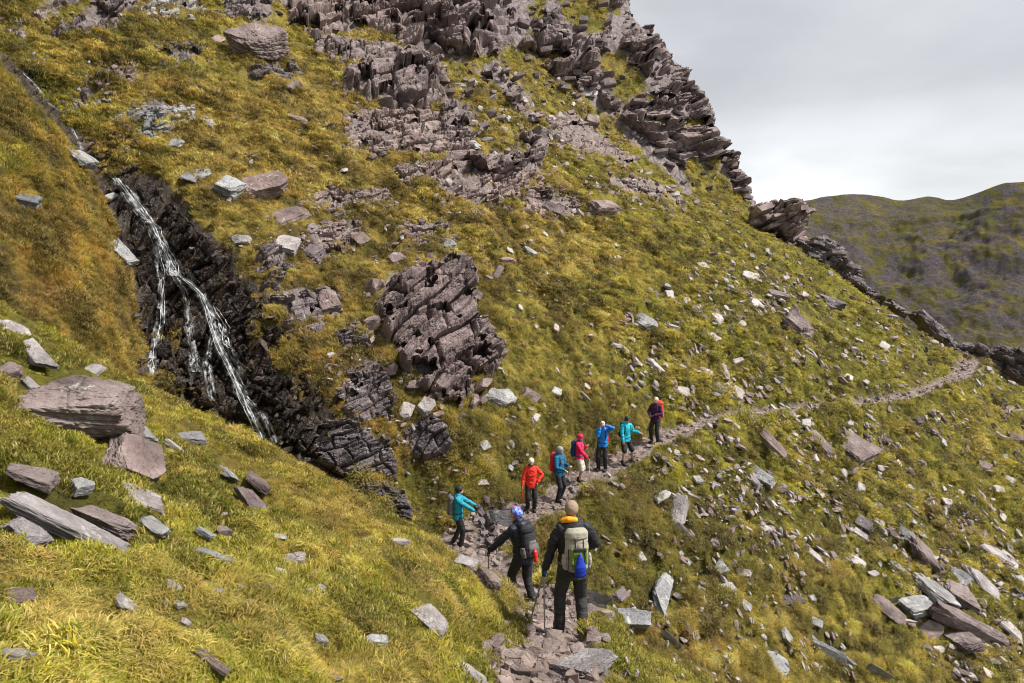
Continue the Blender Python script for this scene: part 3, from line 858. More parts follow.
def rock_patch(name, poly, ang, mat, bulge, size, step=1.0, relief=1.0, sky=False, seed=1, edge=6.0, rough=1.0, tfix=None, label=None, skyback=5.0, holes=None, gully=0.0, irr=1.0):
    us = [q[0] for q in poly]; vs = [q[1] for q in poly]; mg = 10
    u0, u1, v0, v1 = min(us) - mg, max(us) + mg, min(vs) - mg, max(vs) + mg
    cs = 4.0
    cu = np.arange(u0, u1 + cs * 2, cs); cv = np.arange(v0, v1 + cs * 2, cs)
    Tc = np.full((len(cv), len(cu)), np.nan)
    acc = Vector((0, 0, 0))
    for i, v in enumerate(cv):
        for j, u in enumerate(cu):
            if tfix is None:
                Pq, n = hit(float(u), float(v))
                lim = float(np.interp(u, TCU, TCT)) - 0.8 if sky else 1e9
                if Pq is not None and Pq.y > 11.5:
                    Tc[i, j] = min(Pq.y, lim); acc += n
                elif sky: Tc[i, j] = lim
            else: Tc[i, j] = tfix
    med = np.nanmedian(Tc); Tc = np.where(np.isnan(Tc), med, Tc)
    for _ in range(5):
        q = np.pad(Tc, 1, mode='edge')
        Tc = (q[1:-1, 1:-1] * 2 + q[:-2, 1:-1] + q[2:, 1:-1] + q[1:-1, :-2] + q[1:-1, 2:]) / 6
    gu = np.arange(u0, u1, step); gv = np.arange(v0, v1, step)
    Ug, Vg = np.meshgrid(gu, gv)
    fu = (Ug - u0) / cs; fv = (Vg - v0) / cs
    iu = np.minimum(fu.astype(int), len(cu) - 2); iv = np.minimum(fv.astype(int), len(cv) - 2); fu -= iu; fv -= iv
    T = Tc[iv, iu] * (1 - fu) * (1 - fv) + Tc[iv, iu + 1] * fu * (1 - fv) + Tc[iv + 1, iu] * (1 - fu) * fv + Tc[iv + 1, iu + 1] * fu * fv
    nz = fbm(np.stack([Ug / 16, Vg / 12, Ug * 0 + seed], -1), 4, seed + 40)
    nz2 = fbm(np.stack([Ug / 16, Vg / 12, Ug * 0 + seed + 9], -1), 4, seed + 41)
    Uw, Vw = Ug + nz * edge, Vg + nz2 * edge
    ins = in_poly(Uw, Vw, poly); d = poly_dist(Uw, Vw, poly); sd = np.where(ins, d, -d)
    if holes is not None: sd = np.minimum(sd, holes(Ug, Vg) * 6)
    th = R(ang) + 0.10 * fbm(np.stack([Ug / 120, Vg / 90, Ug * 0], -1), 2, seed + 50)
    p = Ug * math.cos(R(ang)) + Vg * math.sin(R(ang)); q = -Ug * math.sin(R(ang)) + Vg * math.cos(R(ang))
    q = q + 6 * fbm(np.stack([Ug / 70, Vg / 50, Ug * 0 + 2], -1), 2, seed + 51)
    m = T / F
    H1, K1 = joint_cells(p, q, size * 1.9, size * 0.95, seed * 13 + 1, irr)
    H2, K2 = joint_cells(p + 50, q + 31, size * 0.85, size * 0.36, seed * 13 + 2, irr)
    H3, K3 = joint_cells(p + 20, q + 11, size * 0.36, size * 0.16, seed * 13 + 3, irr)
    big = fbm(np.stack([Ug / (size * 3), Vg / (size * 2.2), Ug * 0 + 5], -1), 3, seed + 60)
    mix2 = 0.35 + 0.65 * sstep(vnoise(np.stack([Ug / (size * 2), Vg / (size * 1.6), Ug * 0 + 8], -1), seed + 61), -0.4, 0.4)
    h = size * m * relief * (0.95 * H1 + 0.50 * H2 * mix2 + 0.20 * H3 * mix2 + 0.32 * big) - size * m * rough * (0.42 * K1 + 0.22 * K2 * mix2 + 0.06 * K3)
    h += size * m * 0.05 * fbm(np.stack([Ug / 2.2, Vg / 2.2, Ug * 0], -1), 2, seed + 70)
    if gully:
        gl = np.abs(fbm(np.stack([(Ug + Vg * 0.35) / 34, (Vg - Ug * 0.2) / 75, Ug * 0 + 4], -1), 3, seed + 80))
        h -= gully * np.exp(-(gl / 0.10) ** 2) * sstep(sd, 4, 16)
        bs = fbm(np.stack([(Ug + Vg * 0.3) / 60, Vg / 70, Ug * 0 + 4], -1), 2, seed + 81)
        h += gully * 0.9 * bs * sstep(sd, 4, 20)
    env = sstep(sd, -1, size * 0.45)
    h = h * (0.6 + 0.4 * env) + bulge * env
    low = sstep(-sd, 0, 7)
    if not sky: h = h * (1 - low) - low * (0.5 + size * m * relief * 0.8)
    ra = (Ug - 512) / F; rb = (341.5 - Vg) / F
    y = CP + SP * rb; A = ra / y; B = (-SP + CP * rb) / y
    if sky:
        back = skyback * (1 - sstep(sd, -2, size * 0.8)) ** 2
        T = T + back
    P = np.stack([A * T, T, B * T], -1)
    n = (acc.normalized() if acc.length > 0 else Vector((0.35, -0.6, 0.7)))
    mean = Vector(P.reshape(-1, 3).mean(0)).normalized()
    dn = (n * 0.35 - mean * 0.65 + Vector((0, 0, 0.12))).normalized()
    P = P + h[..., None] * np.array(dn)
    # ledges overhang a little: push along the bedding normal too
    side = np.array([0, 0, 1.0])
    P = P + (size * m * 0.10 * (H2 * env))[..., None] * side
    keep = sd > (-7.5 if not sky else -1.2)
    nr, nc = Ug.shape
    k4 = keep[:-1, :-1] & keep[1:, :-1] & keep[:-1, 1:] & keep[1:, 1:]
    idx = np.arange(nr * nc).reshape(nr, nc)
    f = np.stack([idx[:-1, :-1][k4], idx[1:, :-1][k4], idx[1:, 1:][k4], idx[:-1, 1:][k4]], -1)
    used = np.unique(f); remap = np.full(nr * nc, -1); remap[used] = np.arange(len(used))
    PV = P.reshape(-1, 3)[used]; f = remap[f]
    o0 = PV.mean(0)
    me = np_mesh(name, PV - o0, f, mat, False)
    o = mesh_obj(name, me, loc=Vector(o0))
    return o

def add_loose(poly, ang, bpx, nb, mat_obj_items, bulge):
    us = [q[0] for q in poly]; vs = [q[1] for q in poly]
    k = 0
    while k < nb:
        u = random.uniform(min(us) - 4, max(us) + 4); v = random.uniform(min(vs) - 4, max(vs) + 6)
        if poly_dist(np.array([u]), np.array([v]), poly)[0] > bpx * 0.6: 
            if random.random() < 0.7: continue
            if not in_poly(np.array([u]), np.array([v]), poly)[0]: continue
        P, n = hit(u, v)
        k += 1
        if P is None or P.y < 12: continue
        m = P.y / F
        L, W, nn, kl = tangent_frame(u, v, ang + random.gauss(0, 12), P, (n * 0.6 - P.normalized() * 0.4).normalized())
        s = bpx * m * random.choice((0.3, 0.4, 0.6, 0.9))
        dims = (s * random.uniform(0.9, 1.5), s * random.uniform(0.45, 0.8), s * random.uniform(0.5, 0.9))
        mat_obj_items.append((P + nn * (dims[2] * 0.15), axes_from(L, W, nn, dims, 0.35), 1000 + random.randrange(40)))

def join_meshes(o, items):
    """put loose broken blocks of the same outcrop into its mesh"""
    me = o.data
    V0 = np.empty(len(me.vertices) * 3, np.float32); me.vertices.foreach_get('co', V0); V0 = V0.reshape(-1, 3)
    F0 = np.empty(len(me.loops), np.int32); me.loops.foreach_get('vertex_index', F0); F0 = F0.reshape(-1, 4)
    VV, FF, k = [V0], [], len(V0); off = np.array(o.location)
    for c, A, i in items:
        V, Fc = SHARDS[i % 40] if i >= 1000 else HULLS[i % len(HULLS)]
        VV.append(V @ np.asarray(A).T + np.asarray(c) - off); FF.append(Fc + k); k += len(V)
    me2 = np_mesh(me.name, np.concatenate(VV), [F0] + ([np.concatenate(FF)] if FF else []), me.materials[0], False)
    o.data = me2
    bpy.data.meshes.remove(me)

for k, (poly, ang, bpx, mat, nb, bulge, label) in enumerate(OUT):
    def turf_cracks(U, V, k=k):
        return (0.30 - fbm(np.stack([U / 13, V / 9, U * 0 + k], -1), 3, 350 + k)) * 40
    dark = mat is M_dark
    low = bulge < 0.22
    o = rock_patch('rock_outcrop', poly, ang, mat, bulge * 0.9 + 0.05, bpx * (1.25 if dark else 0.9), step=0.7 if bpx > 13 else 0.6, seed=20 + k,
                   relief=0.9 if low else 0.62, holes=turf_cracks, irr=1.15 if dark else 0.6)
    items = []; add_loose(poly, ang, bpx, int(nb * (1.5 if low else 0.35)), items, bulge)
    join_meshes(o, items)
    tag(o, label, 'outcrop')

def wet_face():
    o = rock_patch('wet_rock_face', POLY_WET, -52, M_wet, 0.30, 17, step=0.8, seed=61, relief=0.75, edge=9, holes=lambda U, V: (0.12 - wet_veg(U, V)) * 25)
    items = []
    us = [p[0] for p in POLY_WET]; vs = [p[1] for p in POLY_WET]
    while len(items) < 90:
        u = random.uniform(min(us), max(us)); v = random.uniform(min(vs), max(vs))
        if not in_poly(np.array([u]), np.array([v]), POLY_WET)[0]: continue
        P, n = hit(u, v)
        if P is None or P.y < 12.5: continue
        if poly_dist(np.array([u]), np.array([v]), STREAM, False)[0] < 14 : continue
        if v < 300 and random.random() < 0.6: continue
        m = (P.y * CP - P.z * SP) / F
        nn = (n * 0.5 - P.normalized() * 0.5).normalized()
        L, W, nn, kl = tangent_frame(u, v, -45 + random.gauss(0, 25), P, nn)
        s = m * random.choice((6, 8, 11, 15))
        dims = (s * random.uniform(0.8, 1.6), s * random.uniform(0.35, 0.7), s * random.uniform(0.5, 1.0))
        items.append((P + nn * (0.20 + 0.1 * random.random()), axes_from(L, W, nn, dims, 0.35), 1000 + random.randrange(40)))
    join_meshes(o, items)
    tag(o, 'wet black rock face with the waterfall running down it', kind='structure')
wet_face()
POLY_CHAN = [(-30, 30), (0, 50), (30, 72), (62, 98), (100, 128), (150, 138), (160, 158), (128, 178), (112, 194), (84, 156), (50, 118), (20, 82), (-10, 60)]
o = rock_patch('stream_bed', POLY_CHAN, -30, M_wet, 0.05, 11, step=0.7, seed=64, relief=0.6, edge=6)
tag(o, 'dark wet rocky channel of the stream above the falls', kind='structure')

def cliff():
    # the grass gaps are cut only away from the skyline
    o = rock_patch('cliff', POLY_CLIFF, -8, M_cliff, 1.6, 26, step=0.75, relief=0.85, irr=0.6, gully=2.6, seed=77, sky=True, edge=3, holes=cliff_holes)
    items = []
    def one(u, v, P, n, scale, lift, ang):
        m = (P.y * CP - P.z * SP) / F
        nn = (n * 0.4 - P.normalized() * 0.6 + Vector((0, 0, 0.1))).normalized()
        L, W, nn, kl = tangent_frame(u, v, ang, P, nn)
        s = m * scale
        dims = (s * random.uniform(0.8, 1.6), s * random.uniform(0.35, 0.75), s * random.uniform(0.6, 1.2))
        items.append((P + nn * (lift - dims[2] * 0.2), axes_from(L, W, nn, dims, 0.16), random.randrange(36)))
    k = 0
    while k < 260:
        u = random.uniform(395, 760); v = random.uniform(-20, 215)
        U_, V_ = np.array([u]), np.array([v])
        if not in_poly(U_, V_, POLY_CLIFF)[0]: continue
        P, n = hit(u, v)
        k += 1
        if P is None or P.y > float(np.interp(u, TCU, TCT)) - 1: continue
        d = poly_dist(U_, V_, POLY_CLIFF)[0]
        one(u, v, P, n, random.choice((3, 4, 5, 7, 10)), 0.2 + 1.2 * min(1, d / 16) * random.random(), -8 + random.gauss(0, 12) + (-30 if u < 500 else 0))
    for i in range(len(SKYL) - 1):
        (u1, v1), (u2, v2) = SKYL[i], SKYL[i + 1]
        L_ = math.hypot(u2 - u1, v2 - v1)
        for j in range(int(L_ * 0.3)):
            f = random.random(); sc = random.choice((5, 7, 10, 14))
            inward = sc * 0.35 + random.uniform(0, 8)
            nx, ny = (v2 - v1) / L_, -(u2 - u1) / L_
            u = u1 + (u2 - u1) * f - nx * inward; v = v1 + (v2 - v1) * f - ny * inward
            P = at(u, v, float(np.interp(u, TCU, TCT)) - random.uniform(0.3, 2.2))
            one(u, v, P, Vector((0.3, -0.7, 0.6)).normalized(), sc, 0, 4 + random.gauss(0, 6))
    join_meshes(o, items)
    tag(o, 'tall broken purple grey cliff rising along the skyline', kind='structure')
cliff()

def sky_crag(poly, t, bpx, nb, mat, label, ang=-12, size=14, bulge=0.3, backm=3.0):
    o = rock_patch('rock_outcrop', poly, ang, mat, bulge, size, step=0.6, relief=0.8, seed=int(t * 10), sky=True, edge=3.5, tfix=t, skyback=backm)
    items = []
    us = [p[0] for p in poly]; vs = [p[1] for p in poly]
    while len(items) < nb:
        u = random.uniform(min(us), max(us)); v = random.uniform(min(vs), max(vs))
        if not in_poly(np.array([u]), np.array([v]), poly)[0]: continue
        d = poly_dist(np.array([u]), np.array([v]), poly)[0]
        sc = bpx * random.choice((0.4, 0.6, 0.9, 1.3))
        if d < sc * 0.3: sc *= 0.5
        P = at(u, v, t + random.uniform(-1.0, 1.6))
        m = (P.y * CP - P.z * SP) / F
        L, W, nn, kl = tangent_frame(u, v, ang + random.gauss(0, 6), P, (Vector((0.3, -0.8, 0.35))).normalized())
        s = m * sc
        items.append((P, axes_from(L, W, nn, (s * random.uniform(0.9, 1.9), s * random.uniform(0.35, 0.65), s * random.uniform(0.8, 1.5)), 0.12), random.randrange(36)))
    join_meshes(o, items)
    return tag(o, label, 'outcrop')
sky_crag([(752, 207), (768, 201), (800, 200), (811, 212), (806, 232), (802, 252), (785, 248), (770, 232), (750, 226)], 61.5, 11, 36, M_purple,
         'big leaning rock stack on the skyline just right of the cliff foot', ang=-14, size=20)
sky_crag([(800, 240), (822, 236), (842, 246), (852, 262), (868, 286), (888, 299), (908, 312), (906, 318), (884, 308), (866, 300), (840, 285), (812, 268), (798, 256)], 58.8, 8, 40, M_dark,
         'stepped dark crag running down the skyline right of the leaning stack', ang=20)
sky_crag([(906, 312), (922, 310), (936, 322), (948, 330), (958, 342), (975, 341), (990, 347), (1006, 345), (1030, 352), (1090, 372), (1090, 432), (1000, 380), (960, 362), (925, 338)], 60.5, 5, 26, M_dark,
         'dark jagged rock ridge behind the grass crest at the right edge', ang=30, size=10)
# ------------------------------------------------------------------ rocks one can name: (u, v, w, h, image angle, material, kind, thickness, tilt, label)
PUR, PAL, GRY, DRK, BRN = M_purple, M_pale, M_grey, M_dark, M_brown
NAMED = [
 (76, 412, 138, 66, 6, PUR, 'fine', 0.95, -8, 'huge overhanging purple slab boulder on the left bank, the biggest rock of the foreground'),
 (133, 460, 62, 46, 18, PUR, 'fine', 0.6, 0, 'squat grey purple rock tucked under the tip of the huge overhanging slab'),
 (6, 376, 30, 26, 30, PUR, 'mid', 0.6, 0, 'rounded purple rock at the left edge behind the huge overhanging slab'),
 (15, 332, 46, 15, 18, PAL, 'mid', 0.5, 0, 'pale flat slab at the left edge on the crest of the grassy bank'),
 (40, 354, 44, 17, 42, PAL, 'mid', 0.4, 0, 'slanting pale slab below the flat slab on the bank crest'),
 (29, 385, 26, 14, 10, PAL, 'mid', 0.4, 0, 'small slab just above the left end of the huge overhanging slab'),
 (92, 370, 26, 12, -30, PAL, 'mid', 0.4, 0, 'small grey rock on the bank crest above the tip of the huge slab'),
 (141, 434, 36, 14, 8, GRY, 'mid', 0.5, 0, 'grey blocky rock right of the huge slab tip near the bank crest'),
 (190, 438, 34, 11, 5, GRY, 'mid', 0.5, 0, 'long low grey rock on the bank crest below the dark wet face'),
 (174, 446, 18, 11, 10, PAL, 'mid', 0.5, 0, 'small pale stone left of the long low grey rock on the bank crest'),
 (32, 478, 54, 20, 20, PUR, 'fine', 0.5, 0, 'pinkish flat rock below the huge overhanging slab at left'),
 (82, 487, 22, 22, 60, GRY, 'mid', 0.5, 0, 'blocky blue grey stone between the pinkish flat rock and a capped slab'),
 (134, 499, 74, 22, 17, PAL, 'fine', 0.4, 0, 'wide pale slab with a thinner slab lying on its upper edge'),
 (130, 489, 36, 9, 8, PUR, 'mid', 0.8, 0, 'thin purple slab lying on the wide pale slab'),
 (70, 527, 150, 25, 25, PAL, 'fine', 0.6, 0, 'very long narrow slab sloping down across the left foreground'),
 (27, 531, 42, 38, 60, PAL, 'fine', 0.35, 0, 'pink flat triangular rock leaning on the very long narrow slab'),
 (104, 521, 84, 20, 25, PUR, 'fine', 0.6, 0, 'long purple slab just above and right of the very long narrow slab'),
 (154, 527, 34, 13, 36, GRY, 'mid', 0.5, 0, 'grey wedge at the lower end of the long purple slab'),
 (18, 598, 44, 17, -4, PUR, 'fine', 0.5, 0, 'half buried flat rock at the left edge in the lower grass'),
 (20, 657, 38, 17, -5, PAL, 'fine', 0.5, 0, 'pale rounded stone in the bottom left corner'),
 (251, 506, 44, 16, 58, PUR, 'fine', 0.7, 0, 'upright leaning purple shard in the grass of the left bank'),
 (258, 484, 30, 12, 38, PUR, 'mid', 0.5, 0, 'slanting purple rock above the leaning shard'),
 (225, 472, 28, 10, 20, GRY, 'mid', 0.5, 0, 'low grey rock left of the slanting purple rock on the bank'),
 (206, 534, 22, 12, 5, GRY, 'mid', 0.5, 0, 'small lichened stone left of a pointed stone in the middle of the bank'),
 (224, 533, 16, 15, 60, PUR, 'mid', 0.6, 0, 'small pointed purple stone in the middle of the bank'),
 (215, 556, 44, 8, 18, GRY, 'mid', 0.6, 0, 'thin blue grey slab in the grass below the small pointed stone'),
 (273, 536, 28, 8, 3, GRY, 'mid', 0.5, 0, 'thin flat grey stone below the leaning purple shard'),
 (212, 662, 42, 11, 36, BRN, 'mid', 0.5, 0, 'brown sunken rock near the bottom edge left of centre'),
 (264, 586, 20, 7, 25, PAL, 'mid', 0.4, 0, 'small sunken stone in the open grass of the bank'),
 (428, 621, 42, 20, 44, PAL, 'fine', 0.5, 0, 'pink pointed slab in the grass left of the path'),
 (376, 640, 26, 10, 3, GRY, 'mid', 0.5, 0, 'pale grey stone low on the bank left of the pink pointed slab'),
 (321, 640, 16, 10, 15, GRY, 'mid', 0.6, 0, 'small cracked grey stone left of the pale grey stone low on the bank'),
 (400, 542, 20, 9, 25, PAL, 'mid', 0.4, 0, 'flat stone near the right crest of the bank'),
 (472, 676, 38, 12, 32, PAL, 'fine', 0.4, 0, 'pale slab at the bottom edge left of the path'),
 (335, 677, 18, 8, 25, PUR, 'mid', 0.4, 0, 'small purple stone at the bottom edge of the bank'),
 (584, 664, 62, 30, -32, PAL, 'fine', 0.25, 0, 'big pale flagstone beside the path below the hiker with the beige pack'),
 (486, 583, 34, 27, 10, BRN, 'fine', 0.8, 0, 'brown lumpy boulder in the stream crossing below the hiker in the patterned hat'),
 (466, 563, 24, 11, 15, PAL, 'mid', 0.5, 0, 'pale stone above the brown boulder at the stream crossing'),
 (505, 523, 16, 30, 75, GRY, 'fine', 0.8, 0, 'rough grey rock standing beside the path near the patterned hat'),
 (484, 483, 8, 12, 90, PAL, 'mid', 0.5, 0, 'lone white upright stone above the hiker in teal at left'),
 (969, 628, 92, 19, 25, PUR, 'fine', 1.0, 0, 'long dark beam shaped slab on the rock pile at lower right'),
 (958, 641, 56, 20, 30, PUR, 'fine', 0.6, 0, 'purple slab under the long beam shaped slab'),
 (934, 595, 56, 20, 25, GRY, 'fine', 0.6, 0, 'thick lens shaped grey slab on top of the rock pile at lower right'),
 (918, 608, 38, 22, -10, GRY, 'fine', 0.7, 0, 'round lichened block under the lens shaped slab of the rock pile'),
 (929, 635, 28, 20, 42, BRN, 'fine', 0.5, 0, 'square reddish block below the round lichened block of the pile'),
 (889, 615, 50, 15, 40, PUR, 'fine', 0.5, 0, 'flat slab sliding off the left side of the rock pile'),
 (960, 598, 50, 24, 58, PUR, 'fine', 0.5, 0, 'broad slab standing at the right side of the lens shaped slab'),
 (961, 580, 32, 13, 33, GRY, 'mid', 0.5, 0, 'grey slab just above the broad standing slab of the pile'),
 (982, 584, 50, 13, 42, PAL, 'mid', 0.5, 0, 'long pale slab right of and above the rock pile'),
 (926, 556, 50, 14, 40, PUR, 'mid', 0.6, 0, 'long purple slab uphill of the rock pile'),
 (897, 601, 7, 14, 85, GRY, 'mid', 0.6, 0, 'narrow upright stone at the left end of the rock pile'),
 (860, 534, 34, 8, 33, PAL, 'mid', 0.5, 0, 'narrow pale slab lying below a dark cracked stone on the right slope'),
 (864, 524, 24, 12, 38, DRK, 'mid', 0.6, 0, 'dark cracked stone on the right slope'),
 (905, 535, 20, 14, 30, GRY, 'mid', 0.5, 0, 'rounded pale grey stone above the long purple slab of the right slope'),
 (776, 664, 36, 17, 42, GRY, 'fine', 0.5, 0, 'lichen covered rock at the bottom edge right of centre'),
 (831, 653, 22, 24, 65, GRY, 'fine', 0.5, 0, 'white streaked dark rock low on the right slope'),
 (815, 622, 18, 10, 15, GRY, 'mid', 0.5, 0, 'grey stone uphill of the white streaked dark rock'),
 (880, 672, 16, 22, 80, GRY, 'mid', 0.5, 0, 'lichened upright stone at the bottom edge of the right slope'),
 (848, 661, 8, 18, 100, GRY, 'mid', 0.5, 0, 'slim stone right of the white streaked dark rock'),
 (817, 559, 46, 6, 38, PAL, 'mid', 0.6, 0, 'long needle like slab in the middle of the right slope'),
 (993, 553, 32, 13, 15, PAL, 'mid', 0.5, 0, 'pale slab near the right edge level with the long needle slab'),
 (1009, 560, 24, 12, 40, PAL, 'mid', 0.5, 0, 'slanting pale slab close to the right edge'),
 (1010, 630, 40, 9, 42, PAL, 'mid', 0.5, 0, 'thin slab at the right edge beside the rock pile'),
 (988, 674, 16, 10, 20, PAL, 'mid', 0.5, 0, 'rounded pale stone below the rock pile at the bottom edge'),
 (940, 650, 15, 8, -5, PAL, 'mid', 0.5, 0, 'little pale stone at the foot of the square reddish block'),
 (790, 600, 30, 10, 0, DRK, 'mid', 0.5, 0, 'row of dark broken rock in a grass hollow of the right slope'),
 (787, 637, 20, 11, 42, GRY, 'mid', 0.5, 0, 'grey stone uphill of the lichen covered rock at the bottom edge'),
 (632, 620, 26, 34, 78, GRY, 'fine', 0.5, 0, 'big white and black mottled rock right of the hiker with the beige pack'),
 (620, 596, 14, 15, 60, DRK, 'mid', 0.5, 0, 'dark small rock on top of the big mottled rock'),
 (663, 595, 46, 17, 105, GRY, 'fine', 0.5, 0, 'tall narrow lichened rock rib right of the big mottled rock'),
 (679, 510, 34, 16, 100, PAL, 'fine', 0.5, 0, 'upright white slab in the grass below the bend of the path'),
 (662, 497, 18, 9, -35, GRY, 'mid', 0.4, 0, 'pale shelf of rock left of the upright white slab'),
 (683, 532, 8, 18, 85, PAL, 'mid', 0.5, 0, 'small upright stone right under the upright white slab'),
 (759, 476, 38, 13, 33, GRY, 'fine', 0.7, 0, 'stacked grey slab below the pair of slanting slabs by the path'),
 (671, 641, 10, 20, 95, GRY, 'mid', 0.5, 0, 'narrow rock in the hollow below the tall rock rib'),
 (596, 600, 12, 28, 85, GRY, 'mid', 0.5, 0, 'upright rock just right of the knees of the hiker with the beige pack'),
 (722, 568, 16, 14, 40, GRY, 'mid', 0.5, 0, 'roundish grey stone in the middle of the dark green slope'),
 (728, 589, 14, 14, 60, GRY, 'mid', 0.5, 0, 'roundish grey stone directly below another on the dark green slope'),
 (743, 573, 18, 9, 12, PAL, 'mid', 0.5, 0, 'pale flat stone right of the roundish grey stones'),
 (746, 605, 13, 11, 20, GRY, 'mid', 0.5, 0, 'white topped stone right and below of the roundish grey stones'),
 (767, 529, 22, 7, 3, PAL, 'mid', 0.5, 0, 'level flat slab on the slope below the stacked grey slab'),
 (694, 498, 9, 12, 90, PAL, 'mid', 0.5, 0, 'pointed white stone right of the upright white slab'),
 (699, 480, 14, 8, 0, GRY, 'mid', 0.5, 0, 'grey stone between the path and the pointed white stone'),
 (768, 439, 50, 11, 46, PUR, 'fine', 0.6, 0, 'long slab pointing down from the path, left one of the slanting slabs'),
 (823, 443, 48, 12, 46, PUR, 'fine', 0.6, 0, 'curved dark slab below the path between two paler ones'),
 (861, 449, 40, 26, 22, PUR, 'fine', 0.5, 0, 'broad purple boulder with layered end below the far path'),
 (805, 424, 11, 12, 70, PAL, 'mid', 0.5, 0, 'small blocky stone just under the path above the curved dark slab'),
 (816, 460, 9, 9, 20, PAL, 'mid', 0.5, 0, 'whitish stone at the lower left of the curved dark slab'),
 (918, 421, 10, 8, 0, DRK, 'mid', 0.7, 0, 'lone dark stone below the far path'),
 (986, 466, 15, 9, 12, PUR, 'mid', 0.5, 0, 'lone dark flat stone near the right edge below the far path'),
 (1018, 440, 18, 18, 60, PUR, 'mid', 0.6, 0, 'dark rock cut by the right edge of the photo'),
 (1002, 437, 10, 8, 0, PAL, 'mid', 0.5, 0, 'pale stone left of the dark rock at the right edge'),
 (733, 391, 26, 12, 36, PAL, 'mid', 0.5, 0, 'pointed pale slab lying above the path'),
 (714, 392, 8, 16, 80, PAL, 'mid', 0.5, 0, 'upright slab left of the pointed pale slab above the path'),
 (684, 392, 16, 9, 15, PAL, 'mid', 0.5, 0, 'pale stone straight above the path behind the hiker in purple'),
 (645, 322, 26, 13, 38, GRY, 'mid', 0.5, 0, 'grey striped slab in the middle of the upper right slope'),
 (714, 339, 15, 11, 50, PAL, 'mid', 0.5, 0, 'diamond shaped pale stone on the upper right slope'),
 (717, 320, 16, 9, 45, PAL, 'mid', 0.5, 0, 'stone above the diamond shaped pale stone'),
 (656, 366, 20, 11, 15, PAL, 'mid', 0.5, 0, 'white flat stone above the hikers in blue and cyan'),
 (703, 267, 16, 7, 15, GRY, 'mid', 0.5, 0, 'grey stone high on the open green slope'),
 (752, 277, 22, 8, 15, PAL, 'mid', 0.5, 0, 'pale slab at the upper edge of the stone scatter'),
 (781, 296, 24, 12, 38, PUR, 'mid', 0.5, 0, 'purple slab in the thick of the stone scatter'),
 (799, 325, 34, 22, 40, PUR, 'fine', 0.7, 0, 'largest dark purple block of the stone scatter below the leaning stack'),
 (831, 303, 30, 14, 38, DRK, 'mid', 0.6, 0, 'dark slab right of the largest purple block'),
 (738, 362, 9, 11, 50, PAL, 'mid', 0.5, 0, 'small slab under the stone scatter pointing down the slope'),
 (756, 305, 20, 10, 42, PAL, 'mid', 0.5, 0, 'pale leaning slab left of the largest purple block'),
 (604, 209, 34, 16, -5, PUR, 'fine', 0.7, 0, 'split purple boulder at the foot of the cliff rubble'),
 (897, 311, 32, 12, 34, DRK, 'mid', 0.7, 0, 'dark slab on the crest of the grass slope near the far path'),
 (497, 401, 40, 22, -10, GRY, 'fine', 0.9, 0, 'big squared grey block right of the large slab outcrop'),
 (531, 396, 22, 12, 30, PUR, 'mid', 0.6, 0, 'purple stone right of the big squared grey block'),
 (536, 419, 9, 10, 60, PAL, 'mid', 0.5, 0, 'pale stone below and right of the big squared grey block'),
 (484, 446, 12, 12, 60, GRY, 'mid', 0.5, 0, 'grey stone on the dark grass below the big squared block'),
 (425, 407, 20, 14, -60, PAL, 'mid', 0.6, 0, 'white speckled upright stone under the large slab outcrop'),
 (407, 411, 19, 13, -60, PAL, 'mid', 0.6, 0, 'grey upright stone left of the white speckled one'),
 (566, 508, 9, 6, 20, PAL, 'mid', 0.5, 0, 'pale stone at the path edge behind the hiker with the beige pack'),
 (531, 252, 14, 10, 5, GRY, 'mid', 0.5, 0, 'grey stone in the straw grass above the large slab outcrop'),
 (506, 262, 10, 14, 60, PUR, 'mid', 0.5, 0, 'pair of small purple stones left of the grey stone in the straw grass'),
 (398, 259, 20, 12, -25, PUR, 'mid', 0.6, 0, 'leaning purple stone uphill of the large slab outcrop'),
 (362, 240, 16, 12, -30, PUR, 'mid', 0.6, 0, 'purple wedge left of the leaning stone uphill of the outcrop'),
 (448, 243, 16, 10, 30, GRY, 'mid', 0.5, 0, 'small grey stone directly above the top of the large slab outcrop'),
 (392, 284, 18, 9, 8, GRY, 'mid', 0.5, 0, 'flat grey stone on the upper left side of the large slab outcrop'),
 (329, 305, 27, 26, -10, PUR, 'fine', 0.9, 0, 'round purple boulder on the dark step right of the falls'),
 (346, 346, 14, 11, 20, PUR, 'mid', 0.6, 0, 'small purple stone between the falls and the large slab outcrop'),
 (288, 246, 24, 22, -60, PAL, 'mid', 0.5, 0, 'tilted pale slab right of the upper falls'),
 (313, 254, 24, 18, -35, DRK, 'mid', 0.6, 0, 'dark broken rock right of the tilted pale slab'),
 (286, 217, 46, 18, -22, PUR, 'fine', 0.5, 0, 'layered purple rock rising to the right above the tilted pale slab'),
 (262, 188, 54, 24, -14, PUR, 'fine', 0.7, 0, 'big smooth purple rock in the straw grass above the falls'),
 (228, 189, 26, 24, -40, GRY, 'fine', 0.6, 0, 'cracked grey rock joined to the left of the big smooth purple rock'),
 (241, 241, 22, 11, 0, GRY, 'mid', 0.6, 0, 'blue grey rock at the right edge of the wet face'),
 (197, 176, 34, 11, -18, GRY, 'mid', 0.4, 0, 'long grey rock left of the cracked grey rock above the falls'),
 (205, 123, 18, 10, 0, GRY, 'mid', 0.6, 0, 'grey stone alone in the straw grass left of centre'),
 (176, 143, 17, 10, 10, GRY, 'mid', 0.5, 0, 'lichened stone above the falls, lowest of three'),
 (162, 127, 24, 8, -12, GRY, 'mid', 0.5, 0, 'flat stone above the falls, left of a small block'),
 (177, 120, 12, 10, 20, GRY, 'mid', 0.5, 0, 'small block right of the flat stone above the falls'),
